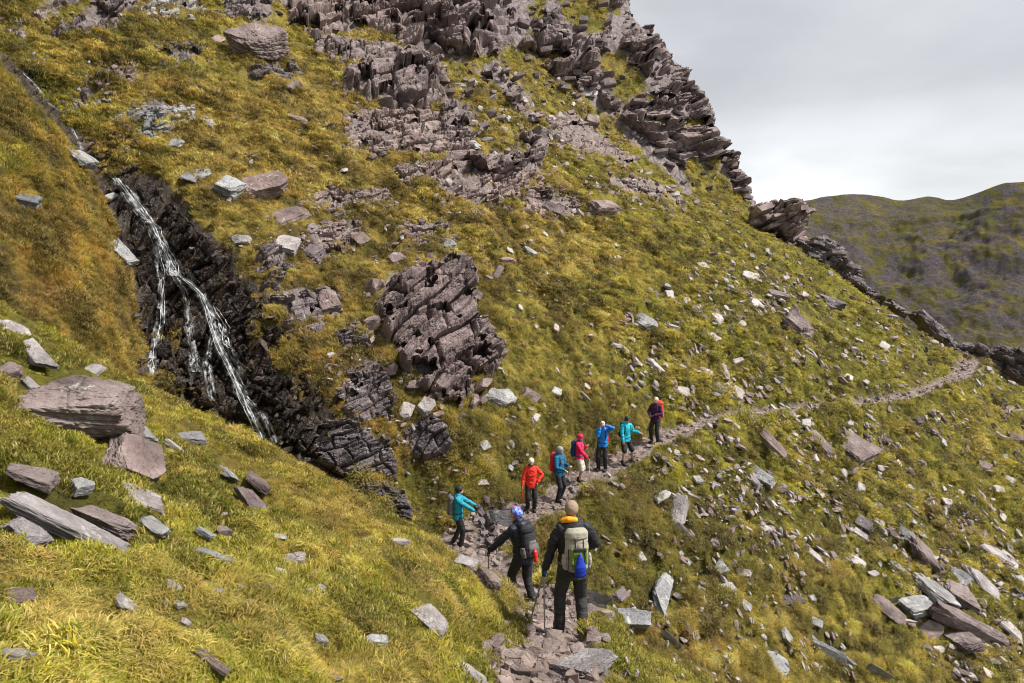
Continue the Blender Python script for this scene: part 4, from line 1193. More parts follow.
 (26, 203, 18, 28, 75, GRY, 'fine', 0.5, 0, 'grey upright stone on the orange left bank'),
 (121, 255, 27, 32, -70, GRY, 'fine', 0.5, 0, 'white lichened rock on the left bank beside the falls'),
 (82, 160, 32, 15, 10, GRY, 'fine', 0.6, 0, 'grey boulder by the upper stream at the bank edge'),
 (75, 141, 20, 8, 8, GRY, 'mid', 0.5, 0, 'flat grey stone on the upper edge of the left bank by the stream'),
 (112, 197, 14, 12, 30, GRY, 'mid', 0.5, 0, 'small stone on the left bank edge between boulder and falls'),
 (256, 44, 60, 40, -12, PUR, 'fine', 0.8, 0, 'big round purple boulder in the straw grass near the top edge'),
 (218, 40, 16, 9, -15, PUR, 'mid', 0.5, 0, 'small purple stone left of the big round boulder'),
 (297, 120, 18, 11, 0, PUR, 'mid', 0.6, 0, 'purple stone alone below the broken ledges'),
 (295, 86, 16, 11, 10, PUR, 'mid', 0.6, 0, 'purple stone below and right of the big round boulder'),
 (470, 141, 26, 8, 38, GRY, 'mid', 0.4, 0, 'smooth blue grey slab leaning in the rubble under the cliff'),
 (590, 94, 16, 8, 5, GRY, 'mid', 0.4, 0, 'pale blue slab high on the cliff foot'),
 (537, 145, 24, 22, 60, PUR, 'fine', 0.6, 0, 'cracked purple block in the grass tongue under the cliff'),
 (592, 122, 17, 14, 10, PUR, 'mid', 0.7, 0, 'purple block at the head of the grass tongue'),
 (637, 121, 28, 14, -8, PUR, 'fine', 0.8, 0, 'flat topped purple block on the right side of the cliff foot'),
 (553, 209, 24, 12, 10, PUR, 'mid', 0.6, 0, 'purple rubble block left of the split purple boulder'),
 (532, 206, 14, 12, 20, PUR, 'mid', 0.6, 0, 'small purple block at the left end of the rubble'),
]
for (u, v, w, h, ang, mat, kind, th, tilt, label) in NAMED:
    if kind == 'mid' and w * h > 260: kind = 'fine'
    big = w * h > 900
    o = place_rock(u, v, w, h, ang, mat, kind, th, 0.28 if not big else 0.2, tilt, seed=(hash_ := (u * 7 + v * 3) % 29) if kind == 'fine' else None)
    if o is None:
        print('no ground for', label); continue
    tag(o, label, 'rock')

# ------------------------------------------------------------------ loose stones: individuals where they show, the finest as one spread
ZONES = [
 (34, [(640, 290), (720, 250), (800, 270), (880, 340), (940, 370), (900, 385), (780, 395), (690, 370), (640, 340)], (6, 15), 40, M_pale,
  'pale loose stone scattered on the green slope above the far path', 'loose stones above the far path'),
 (38, [(690, 440), (800, 425), (900, 450), (1020, 480), (1020, 570), (930, 560), (830, 545), (740, 520), (680, 480)], (6, 14), 40, M_pale,
  'pale loose stone scattered on the grass below the far path', 'loose stones below the far path'),
 (30, [(860, 520), (940, 520), (1020, 540), (1022, 640), (980, 600), (900, 590), (850, 560)], (7, 18), 38, M_grey,
  'grey loose stone strewn around the rock pile at lower right', 'loose stones round the rock pile'),
 (18, [(620, 500), (720, 490), (800, 560), (860, 640), (780, 680), (700, 670), (620, 600)], (5, 12), 50, M_grey,
  'small grey stone in the dark green grass right of the near hikers', 'small stones right of the near hikers'),
 (18, [(470, 220), (620, 230), (660, 300), (600, 390), (520, 380), (500, 300)], (5, 10), 35, M_pale,
  'small stone in the open grass right of the large slab outcrop', 'small stones in the open grass'),
 (14, [(470, 410), (600, 380), (640, 410), (560, 440), (500, 480), (470, 470)], (6, 12), 40, M_grey,
  'grey stone in the grass above the line of hikers', 'grey stones above the hikers'),
 (17, [(0, 440), (160, 430), (300, 520), (330, 600), (200, 640), (0, 600)], (9, 26), 24, M_pale,
  'pale half buried stone in the near grass', 'half buried stones on the near bank'),
]
n_ind = len([o for o in scene.objects if o.name.startswith('rock')])
EXCL = [(n[0], n[1], max(n[2], n[3]) * 0.55) for n in NAMED]
cnt = 0
LOOSE = []
for (num, poly, (s0, s1), ang, mat, label, group) in ZONES:
    us = [p[0] for p in poly]; vs = [p[1] for p in poly]; k = 0; tr = 0
    while k < num and tr < 2000:
        tr += 1
        u = random.uniform(min(us), max(us)); v = random.uniform(min(vs), max(vs))
        if not in_poly(np.array([u]), np.array([v]), poly)[0]: continue
        w = s0 + (s1 - s0) * random.random() ** 1.8
        if any(math.hypot(u - a, v - b) < r + w * 0.5 for a, b, r in EXCL): continue
        o = place_rock(u, v, w, w * random.uniform(0.38, 0.75), ang + random.gauss(0, 16), mat, 'small', 0.45, 0.2, 0)
        if o is None: continue
        EXCL.append((u, v, w * 0.5)); k += 1; cnt += 1
        tag(o, label, 'rock', group); LOOSE.append((o, u, v, w, 'pale' if mat is M_pale else 'grey'))
LAND = [(645, 322, 'grey striped slab'), (714, 339, 'diamond shaped pale stone'), (799, 325, 'largest dark purple block'), (768, 439, 'left slanting slab under the path'),
 (823, 443, 'curved dark slab'), (861, 449, 'broad purple boulder'), (759, 476, 'stacked grey slab'), (679, 510, 'upright white slab'), (663, 595, 'tall narrow rock rib'),
 (632, 620, 'big mottled rock'), (860, 534, 'narrow pale slab'), (817, 559, 'long needle like slab'), (935, 612, 'rock pile'), (776, 664, 'lichen covered bottom rock'),
 (831, 653, 'white streaked dark rock'), (1018, 440, 'dark rock at the right edge'), (918, 421, 'lone dark stone below the far path'), (497, 401, 'big squared grey block'),
 (655, 420, 'hiker in purple'), (604, 209, 'split purple boulder'), (970, 370, 'far end of the path'), (903, 311, 'dark slab on the crest'), (733, 391, 'pointed pale slab'),
 (722, 568, 'roundish grey stones'), (993, 553, 'pale slab near the right edge'), (530, 470, 'hiker in red'), (602, 430, 'hiker in bright blue'), (450, 270, 'top of the large outcrop'),
 (728, 301, 'open green slope'), (926, 556, 'long purple slab'), (458, 510, 'hiker in teal'), (76, 412, 'huge overhanging slab'), (75, 527, 'very long narrow slab'), (251, 506, 'leaning purple shard'), (18, 598, 'half buried flat rock at the left edge'), (215, 556, 'thin blue grey slab'), (264, 586, 'small sunken stone in the open grass')]
LAND = [l for l in LAND if l[2] != 'open green slope']
slots = {}
for o, u, v, w, adj in LOOSE:
    k = min(range(len(LAND)), key=lambda i: math.hypot(LAND[i][0] - u, LAND[i][1] - v))
    dx_, dy_ = u - LAND[k][0], v - LAND[k][1]
    s8 = ('right', 'lower right', 'below', 'lower left', 'left', 'upper left', 'above', 'upper right')[int(((math.degrees(math.atan2(dy_, dx_)) + 382.5) % 360) // 45)]
    slots.setdefault((k, s8), []).append((math.hypot(dx_, dy_), o, adj))
ORD = ['nearest', 'second nearest', 'third nearest', 'fourth nearest', 'fifth nearest', 'sixth nearest', 'seventh nearest', 'eighth nearest', 'ninth nearest', 'tenth nearest']
for (k, s8), L_ in slots.items():
    for r_, (dd_, o, adj) in enumerate(sorted(L_, key=lambda q: q[0])):
        pos = {'above': 'above', 'below': 'below'}.get(s8, s8 + ' of')
        o['label'] = '%s loose %s stone %s the %s' % (ORD[min(r_, 9)], adj, pos, LAND[k][2])
print('named rocks', len(NAMED), 'loose', cnt)

def stone_spread():
    """the fine litter nobody could count"""
    items = []
    fields = [([(610, 330), (720, 245), (800, 255), (960, 350), (1024, 390), (1024, 640), (930, 570), (820, 560), (700, 520), (640, 470), (700, 420), (620, 390)], 6500, (2, 11), 40),
              ([(455, 60), (560, 80), (700, 205), (640, 215), (520, 220), (440, 215), (390, 180), (440, 150)], 1100, (2, 12), -10),
              ([(560, 460), (760, 480), (860, 683), (600, 683)], 1300, (2, 10), 60),
              ([(700, 200), (760, 215), (740, 260), (880, 300), (800, 340), (690, 290)], 500, (2, 9), 38),
              ([(380, 220), (620, 200), (640, 400), (480, 480), (330, 440)],  900, (1.5, 8), 20),
              ([(180, 120), (390, 100), (360, 260), (230, 260)], 300, (1.5, 8), -20),
              ([(0, 20), (180, 0), (230, 100), (100, 140)], 260, (1.5, 8), -25),
              ([(320, 330), (400, 380), (470, 470), (420, 520), (330, 470)], 420, (2, 9), -20),
              ([(880, 560), (1024, 560), (1024, 683), (930, 683)],  520, (2.5, 12), 38)]
    for poly, num, (s0, s1), ang in fields:
        us = [p[0] for p in poly]; vs = [p[1] for p in poly]; k = 0
        while k < num:
            u = random.uniform(min(us), max(us)); v = random.uniform(min(vs), max(vs)); k += 1
            if not in_poly(np.array([u]), np.array([v]), poly)[0]: continue
            if vnoise(np.array([[u / 26, v / 18, 7.7]]), 400)[0] < 0.0 and random.random() < 0.75: continue
            P, n = hit(u, v)
            if P is None or (u < 620 and P.y < 13): continue
            m = (P.y * CP - P.z * SP) / F
            L, W, n, kl = tangent_frame(u, v, ang + random.gauss(0, 22), P, n)
            s = m * (s0 + (s1 - s0) * random.random() ** 2.2)
            dims = (s * random.uniform(0.9, 1.9), s * random.uniform(0.4, 0.9), s * random.uniform(0.2, 0.45))
            items.append((P + n * (0.06 + dims[2] * 0.25), axes_from(L, W, n, dims, 0.28), random.randrange(40)))
    random.shuffle(items); q_ = int(len(items) * 0.45)
    o = merged_blocks(items[:q_], 'scattered_stones', M_pale, SHARDS)
    o2 = merged_blocks(items[q_:], 'scattered_stones', M_purple, SHARDS)
    tag(o2, 'fine purple brown stone litter spread over the hillside', kind='stuff')
    tag(o, 'fine stone litter spread over the hillside', kind='stuff')
    items = []
    # rubble of the path
    for k in range(len(PATH) - 1):
        x1, y1, z1 = PATH[k]; x2, y2, z2 = PATH[k + 1]
        if y2 < 4: continue
        L_ = math.hypot(x2 - x1, y2 - y1)
        near = y1 < 12
        cross = 12 < y1 < 21
        num = int(L_ * (170 if near else (90 if cross else 26)))
        wi = PATH_IN[k]
        for j in range(num):
            f = random.random(); off = random.gauss(0, wi * (0.75 if not cross else 0.8))
            nx, ny = (y2 - y1) / L_, -(x2 - x1) / L_
            x, y = x1 + (x2 - x1) * f + nx * off, y1 + (y2 - y1) * f + ny * off
            loc, n, i, dd = BVH.ray_cast(Vector((x, y, 80)), Vector((0, 0, -1)))
            if loc is None: continue
            s = (0.035 + 0.26 * random.random() ** 4) * (1.0 if near else 1.35)
            ux = Vector((x2 - x1, y2 - y1, 0)).normalized() if random.random() < .4 else Vector((random.gauss(0, 1), random.gauss(0, 1), 0)).normalized()
            n = (n + Vector((0, 0, 1))).normalized(); L = (ux - n * ux.dot(n)).normalized(); W = n.cross(L)
            dims = (s * random.uniform(0.9, 1.6), s * random.uniform(0.5, 0.95), s * random.uniform(0.25, 0.55))
            items.append((loc + n * dims[2] * 0.15, axes_from(L, W, n, dims, 0.22), random.randrange(40)))
    o = merged_blocks(items, 'path_stones', M_brown, SHARDS)
    tag(o, 'brown and grey rubble lying on the worn path', kind='stuff')
stone_spread()

# ------------------------------------------------------------------ water
def water_material(sheet):
    m, t, p, o = new_mat('falling_water_sheet' if sheet else 'falling_water_threads')
    A = N_(t, 'ShaderNodeAttribute'); A.attribute_name = 'flow'
    mp = N_(t, 'ShaderNodeMapping'); mp.inputs['Scale'].default_value = (5.5, 1.5, 1) if sheet else (3, 3, 1)
    t.links.new(A.outputs['Vector'], mp.inputs['Vector'])
    n = noise_node(t, mp.outputs[0], 1.0, 6, 0.72, 0.5)
    sp = N_(t, 'ShaderNodeSeparateXYZ'); t.links.new(A.outputs['Vector'], sp.inputs[0])
    p.inputs['Base Color'].default_value = (0.82, 0.85, 0.88, 1)
    p.inputs['Roughness'].default_value = 0.3
    tr = N_(t, 'ShaderNodeBsdfTransparent'); ms = N_(t, 'ShaderNodeMixShader')
    a = ramp(t, n, [(0.45, (0.0, 0.0, 0.0)), (0.72, (0.80, 0.80, 0.80))] if sheet else [(0.3, (0.2, 0.2, 0.2)), (0.5, (0.9, 0.9, 0.9))])
    if sheet:
        ed = ramp(t, sp.outputs[2], [(0.0, (0, 0, 0)), (0.45, (1, 1, 1))])
        a = mixc(t, 1.0, a, ed, 'MULTIPLY')
    t.links.new(a, ms.inputs[0]); t.links.new(tr.outputs[0], ms.inputs[1]); t.links.new(p.outputs[0], ms.inputs[2])
    t.links.new(ms.outputs[0], o.inputs['Surface'])
    return m
M_water = water_material(False)
M_sheet = water_material(True)

def sheets(paths):
    """broken films of white water that follow the wet rock; flow = (across, along, distance from the edge)"""
    V, Fc, Fl = [], [], []
    deps = bpy.context.evaluated_depsgraph_get()
    for (pts, w0, w1, lift) in paths:
        segl = [math.hypot(pts[i + 1][0] - pts[i][0], pts[i + 1][1] - pts[i][1]) for i in range(len(pts) - 1)]
        tot = sum(segl); n = int(tot / 1.8); nc = 9
        rows = []
        for k in range(n + 1):
            f = k / n; dd = f * tot; i = 0
            while i < len(segl) - 1 and dd > segl[i]: dd -= segl[i]; i += 1
            q = min(1, dd / segl[i])
            u = pts[i][0] + (pts[i + 1][0] - pts[i][0]) * q; v = pts[i][1] + (pts[i + 1][1] - pts[i][1]) * q
            u += 1.6 * vnoise(np.array([[f * tot / 18, 0.5, lift * 50]]), 510)[0]
            w = (w0 + (w1 - w0) * f) * (1 + 0.35 * vnoise(np.array([[f * tot / 14, 7.5, 2]]), 511)[0])
            r = []
            for c in range(nc):
                x = (c / (nc - 1) - 0.5) * w
                a, b = ray(u + x, v); dr = Vector((a, 1, b)).normalized()
                ok, loc, nn, idx, ob, mw = scene.ray_cast(deps, Vector((0, 0, 0)), dr)
                r.append((dr, loc.y if ok and loc.y > 13.2 else None, c))
            ys = [q_[1] for q_ in r if q_[1] is not None]
            if not ys: continue
            rows.append((r, float(np.median(ys)), f * tot))
        Y = np.array([q_[1] for q_ in rows]); 
        for _ in range(2): Y[1:-1] = np.minimum(Y[1:-1], (Y[:-2] + Y[1:-1] * 2 + Y[2:]) / 4)
        base = len(V)
        for k, (r, _, along) in enumerate(rows):
            for dr, yy, c in r:
                y = Y[k] if yy is None else min(max(yy, Y[k] - 0.12), Y[k] + 0.12)
                V.append(dr * ((y - lift) / dr.y)); e = 1 - abs(c / (nc - 1) - 0.5) * 2
                Fl.append((c / (nc - 1) * w0 / 10, along / 12.0, e))
        for k in range(len(rows) - 1):
            for c in range(nc - 1):
                b0 = base + k * nc + c; Fc.append((b0, b0 + 1, b0 + nc + 1, b0 + nc))
    me = np_mesh('waterfall_film', np.array([tuple(x) for x in V]), np.array(Fc), M_sheet, True, {'flow': ('FLOAT_VECTOR', np.array(Fl))})
    tag(mesh_obj('waterfall_film', me), 'thin broken films of white water sliding down the black rock', kind='structure')
MAIN1 = [(116, 178), (128, 194), (141, 211), (152, 226), (160, 240), (168, 256), (176, 276)]
MAIN2 = [(174, 272), (190, 283), (202, 295), (209, 312), (213, 330), (221, 350), (232, 372), (240, 388), (247, 406), (256, 426), (264, 448)]
LEFT = [(148, 226), (155, 250), (160, 275), (161, 300), (160, 320), (156, 342), (152, 362), (154, 392)]
sheets([(MAIN1, 13, 20, 0.07), (MAIN1, 5, 8, 0.12), (MAIN2, 9, 13, 0.07), (MAIN2, 4, 6, 0.12), (LEFT, 4, 14, 0.07),
        ([(156, 236), (166, 262), (184, 292), (190, 330), (196, 372)], 6, 12, 0.05), ([(214, 330), (206, 362), (212, 400)], 6, 12, 0.05), ([(246, 396), (266, 420), (276, 446)], 5, 8, 0.05),
        ([(198, 290), (214, 318), (224, 345), (238, 376)], 10, 22, 0.06), ([(104, 168), (118, 181)], 6, 10, 0.06), ([(22, 70), (50, 104), (62, 112), (84, 152)], 3, 5, 0.06)])

def strands(paths, name, label):
    """many thin wandering threads of water lying just off the rock"""
    V, Fc = [], []
    deps = bpy.context.evaluated_depsgraph_get()
    for (pts, nstr, spread, wpx, part) in paths:
        segl = [math.hypot(pts[i + 1][0] - pts[i][0], pts[i + 1][1] - pts[i][1]) for i in range(len(pts) - 1)]
        tot = sum(segl); n = max(6, int(tot / 2.2))
        for s in range(nstr):
            off0 = random.gauss(0, 1); ph = random.uniform(0, 50)
            f0 = random.uniform(0, 1 - part) if part < 1 else 0
            f1 = f0 + random.uniform(0.5, 1.0) * part if part < 1 else 1
            prev = None
            for k in range(n + 1):
                f = k / n
                if f < f0 or f > f1: prev = None; continue
                d = f * tot; i = 0
                while i < len(segl) - 1 and d > segl[i]: d -= segl[i]; i += 1
                q = min(1, d / segl[i])
                u = pts[i][0] + (pts[i + 1][0] - pts[i][0]) * q; v = pts[i][1] + (pts[i + 1][1] - pts[i][1]) * q
                w1 = vnoise(np.array([[f * 14 + ph, s, 0.5]]), 500)[0]; w2 = vnoise(np.array([[f * 40 + ph, s, 4.5]]), 501)[0]
                sp = spread * (0.55 + 0.6 * f)
                u += (off0 * 0.8 + w1 * 0.9 + w2 * 0.3) * sp
                a, b = ray(u, v); dr = Vector((a, 1, b)).normalized()
                ok, loc, nn, idx, ob, mw = scene.ray_cast(deps, Vector((0, 0, 0)), dr)
                if not ok or loc.y < 13.2: prev = None; continue
                if prev is not None and abs(loc.y - prev[1]) > 0.6: loc = loc * ((prev[1] + math.copysign(0.15, loc.y - prev[1])) / loc.y)
                m = loc.y / F
                c = loc - dr * (0.05 + 0.03 * random.random())
                hw = wpx * m * random.uniform(0.35, 1.1) * 0.5
                side = Vector((1, 0.2, 0)).normalized()
                base = len(V)
                V += [c - side * hw, c - dr * hw * 0.7, c + side * hw, c + dr * hw * 0.3]
                if prev is not None:
                    b0 = prev[0]
                    for e in range(4): Fc.append((b0 + e, b0 + (e + 1) % 4, base + (e + 1) % 4, base + e))
                prev = (base, loc.y)
    V = np.array([tuple(x) for x in V]); me = np_mesh(name, V, np.array(Fc), M_water, True, {'flow': ('FLOAT_VECTOR', V * 2.0)})
    tag(mesh_obj(name, me), label, kind='structure')
strands([
 (MAIN1, 3, 4.2, 0.7, 1), (MAIN2, 3, 2.4, 0.7, 1), ([(200, 292), (214, 318), (222, 345), (236, 372)], 5, 5.5, 0.7, 0.5), (LEFT, 4, 3.5, 0.6, 0.4),
], 'waterfall', 'white waterfall splitting into two streams down the black rock')
# ------------------------------------------------------------------ people
def cloth(name, col, rough=0.75, var=0.18, bumpd=0.02, sheen=0.0):
    m, t, p, o = new_mat(name)
    tco = N_(t, 'ShaderNodeTexCoord')
    n = noise_node(t, tco.outputs['Object'], 9, 4, 0.6)
    c = mixc(t, n, tuple(x * (1 - var) for x in col), tuple(min(1, x * (1 + var)) for x in col))
    t.links.new(c, p.inputs['Base Color']); p.inputs['Roughness'].default_value = rough
    p.inputs['Specular IOR Level'].default_value = 0.35
    mp = N_(t, 'ShaderNodeMapping'); mp.inputs['Scale'].default_value = (1, 1, 2.2)
    t.links.new(tco.outputs['Object'], mp.inputs['Vector'])
    t.links.new(bump(t, noise_node(t, mp.outputs[0], 7, 4, 0.6, 0.8), 0.8, bumpd), p.inputs['Normal'])
    return m
SKIN = cloth('skin', (0.52, 0.30, 0.22), 0.5, 0.06, 0.002)
BLACK = cloth('black_cloth', (0.018, 0.018, 0.022), 0.65)
CHAR = cloth('charcoal_cloth', (0.035, 0.035, 0.036), 0.7)
NAVY = cloth('dark_navy_shell', (0.014, 0.017, 0.032), 0.5)
BOOT = cloth('boot_leather', (0.03, 0.026, 0.024), 0.55)
RUB = cloth('black_rubber', (0.015, 0.015, 0.015), 0.6)
METAL, _t, _p, _o = new_mat('pole_metal'); _p.inputs['Base Color'].default_value = (0.45, 0.45, 0.47, 1); _p.inputs['Metallic'].default_value = 0.8; _p.inputs['Roughness'].default_value = 0.35
def C_(name, r, g, b, **k): return cloth(name, (r, g, b), **k)
RED = C_('red_shell', 0.72, 0.035, 0.02); TEAL = C_('teal_shell', 0.012, 0.25, 0.34); DBLUE = C_('deep_blue_shell', 0.01, 0.115, 0.24)
PINK = C_('pink_shell', 0.68, 0.018, 0.10); BLUE = C_('bright_blue_shell', 0.015, 0.20, 0.60); CYAN = C_('cyan_shell', 0.01, 0.42, 0.55)
PURP = C_('purple_shell', 0.055, 0.010, 0.055); BEIGE = C_('beige_shorts', 0.50, 0.48, 0.38); WHITE = C_('cream_wool', 0.68, 0.64, 0.54)
GREYW = C_('grey_wool', 0.26, 0.29, 0.32); PACKG = C_('pack_grey', 0.13, 0.12, 0.115); PACKB = C_('pack_black', 0.022, 0.022, 0.026)
PACKR = C_('pack_red', 0.55, 0.02, 0.035); PACKO = C_('pack_orange_red', 0.75, 0.06, 0.015); PACKN = C_('pack_navy', 0.012, 0.035, 0.13)
STONE = C_('pack_stone', 0.33, 0.31, 0.25); LIME = C_('pack_green', 0.16, 0.24, 0.03); COB = C_('cobalt_sack', 0.008, 0.035, 0.38)
ORAN = C_('orange_buff', 0.80, 0.33, 0.015); BOTT = C_('red_bottle', 0.60, 0.02, 0.02, rough=0.3); GBLUE = C_('blue_glove', 0.01, 0.10, 0.36)
HGREY = C_('grey_white_hair', 0.55, 0.53, 0.50); HBLON = C_('blonde_hair', 0.45, 0.27, 0.10); HFAIR = C_('cropped_fair_hair', 0.30, 0.21, 0.15)
HBRN = C_('brown_hair', 0.09, 0.045, 0.025); EYE = C_('eye_dark', 0.03, 0.02, 0.015, rough=0.2)
def patterned_hat():
    m, t, p, o = new_mat('patterned_fleece')
    tco = N_(t, 'ShaderNodeTexCoord')
    v = N_(t, 'ShaderNodeTexVoronoi'); v.inputs['Scale'].default_value = 15; t.links.new(tco.outputs['Object'], v.inputs['Vector'])
    ring = ramp(t, v.outputs['Distance'], [(0.0, (0.75, 0.02, 0.10)), (0.22, (0.8, 0.8, 0.9)), (0.30, (0.02, 0.20, 0.75)), (0.46, (0.03, 0.03, 0.40))])
    r = [n for n in t.nodes if n.type == 'VALTORGB'][-1]; r.color_ramp.interpolation = 'CONSTANT'
    c = mixc(t, 0.25, ring, v.outputs['Color'])
    t.links.new(c, p.inputs['Base Color']); p.inputs['Roughness'].default_value = 0.85
    return m
HATP = patterned_hat()

class Shell:
    def __init__(s): s.V = []; s.F = []
    def loft(s, rings, seg=14, side=None):
        """rings: (centre, rx, ry); rx along side, ry across"""
        base = len(s.V); n = len(rings)
        C = [Vector(r[0]) for r in rings]
        for k, (c, rx, ry) in enumerate(rings):
            d = (C[min(k + 1, n - 1)] - C[max(k - 1, 0)])
            d = d.normalized() if d.length > 1e-6 else Vector((0, 0, 1))
            sd = Vector(side) if side is not None else Vector((1, 0, 0))
            if abs(sd.dot(d)) > 0.9: sd = Vector((0, 1, 0))
            sx = (sd - d * sd.dot(d)).normalized(); sy = d.cross(sx)
            for j in range(seg):
                a = 2 * math.pi * j / seg
                s.V.append(C[k] + sx * math.cos(a) * rx + sy * math.sin(a) * ry)
        for k in range(n - 1):
            for j in range(seg):
                a = base + k * seg + j; b = base + k * seg + (j + 1) % seg
                s.F.append((a, b, b + seg, a + seg))
        s.F.append(tuple(base + j for j in reversed(range(seg))))
        s.F.append(tuple(base + (n - 1) * seg + j for j in range(seg)))
        return s
    def ell(s, c, r, rot=None, sub=2):
        bm = bmesh.new(); bmesh.ops.create_icosphere(bm, subdivisions=sub, radius=1)
        Rm = rot if rot is not None else Matrix.Identity(3)
        base = len(s.V); bm.verts.index_update()
        for v in bm.verts: s.V.append(Vector(c) + Rm @ Vector((v.co.x * r[0], v.co.y * r[1], v.co.z * r[2])))
        for f in bm.faces: s.F.append(tuple(base + v.index for v in f.verts))
        bm.free(); return s
    def limb(s, pts, rad, seg=12, flat=1.0, side=None):
        """rounded tapered limb through pts"""
        s.loft([(p, r, r * flat) for p, r in zip(pts, rad)], seg, side)
        for p, r in ((pts[0], rad[0]), (pts[-1], rad[-1])): s.ell(p, (r, r, r) if flat == 1 else (r, r * flat, r * flat))
        return s
    def raw(s, name):
        me = bpy.data.meshes.new(name); me.from_pydata([tuple(v) for v in s.V], [], s.F); me.update(); return me
    def solid(s, name, mat, parent, vox=0.012, wrinkle=0.0, smooth=3, seed=1):
        """one continuous skin over all the pieces"""
        me = s.raw(name + '_src'); o = bpy.data.objects.new('tmp', me); scene.collection.objects.link(o)
        m = o.modifiers.new('r', 'REMESH'); m.mode = 'VOXEL'; m.voxel_size = vox; m.use_smooth_shade = True
        q = o.modifiers.new('s', 'SMOOTH'); q.factor = 0.5; q.iterations = smooth
        dg = bpy.context.evaluated_depsgraph_get(); ev = o.evaluated_get(dg)
        out = bpy.data.meshes.new_from_object(ev); out.name = name
        bpy.data.objects.remove(o); bpy.data.meshes.remove(me)
        if wrinkle:
            n = len(out.vertices); co = np.empty(n * 3, np.float32); no = np.empty(n * 3, np.float32)
            out.vertices.foreach_get('co', co); out.vertices.foreach_get('normal', no)
            co = co.reshape(-1, 3); no = no.reshape(-1, 3)
            w = (1 - 2 * np.abs(fbm(co * np.array([7, 7, 11.0]) + seed * 3.1, 3, 600 + seed))) * wrinkle
            out.vertices.foreach_set('co', (co + no * w[:, None]).astype(np.float32).ravel()); out.update()
        out.polygons.foreach_set('use_smooth', [True] * len(out.polygons))
        out.materials.clear(); out.materials.append(mat)
        oo = bpy.data.objects.new(name, out); return link(oo, parent)

def ik(a, b, l1, l2, hint):
    a, b = Vector(a), Vector(b); d = b - a; L = min(d.length, (l1 + l2) * 0.999)
    b2 = a + d.normalized() * L
    x = (l1 * l1 - l2 * l2 + L * L) / (2 * L); h = math.sqrt(max(0, l1 * l1 - x * x))
    dn = d.normalized(); hv = Vector(hint); hv = hv - dn * hv.dot(dn)
    return a + dn * x + hv.normalized() * h, b2

def hand(sh, wrist, d, side, k, curl=1.0, palm=None):
    """palm, four unequal bent fingers and a thumb; d points along the forearm"""
    d = Vector(d).normalized()
    pn = Vector(palm if palm else (0, 0.3, -1)); pn = (pn - d * pn.dot(d)).normalized()
    ac = d.cross(pn) * (1 if side > 0 else -1)        # across the palm, towards the thumb
    w = Vector(wrist)
    sh.loft([(w - d * 0.02 * k, .024 * k, .019 * k), (w + d * .03 * k, .036 * k, .017 * k), (w + d * .085 * k, .042 * k, .015 * k)], 12, ac)
    for i, L in enumerate((.070, .078, .074, .058)):
        r0 = w + d * .08 * k + ac * (.030 - .021 * i) * k
        p = [r0]; ang = 0.35 * curl
        for j, f in enumerate((.45, .30, .25)):
            dd = d * math.cos(ang) + pn * math.sin(ang)
            p.append(p[-1] + dd * L * f * k); ang += 0.75 * curl
        sh.limb(p, [.0098 * k, .0092 * k, .0085 * k, .0072 * k], 8)
    t0 = w + d * .025 * k + ac * .03 * k
    t1 = t0 + (d * .6 + ac * .75 + pn * .25).normalized() * .04 * k; t2 = t1 + (d * .85 + ac * .1 + pn * .6 * curl).normalized() * .032 * k
    sh.limb([t0, t1, t2], [.014 * k, .0115 * k, .009 * k], 8)

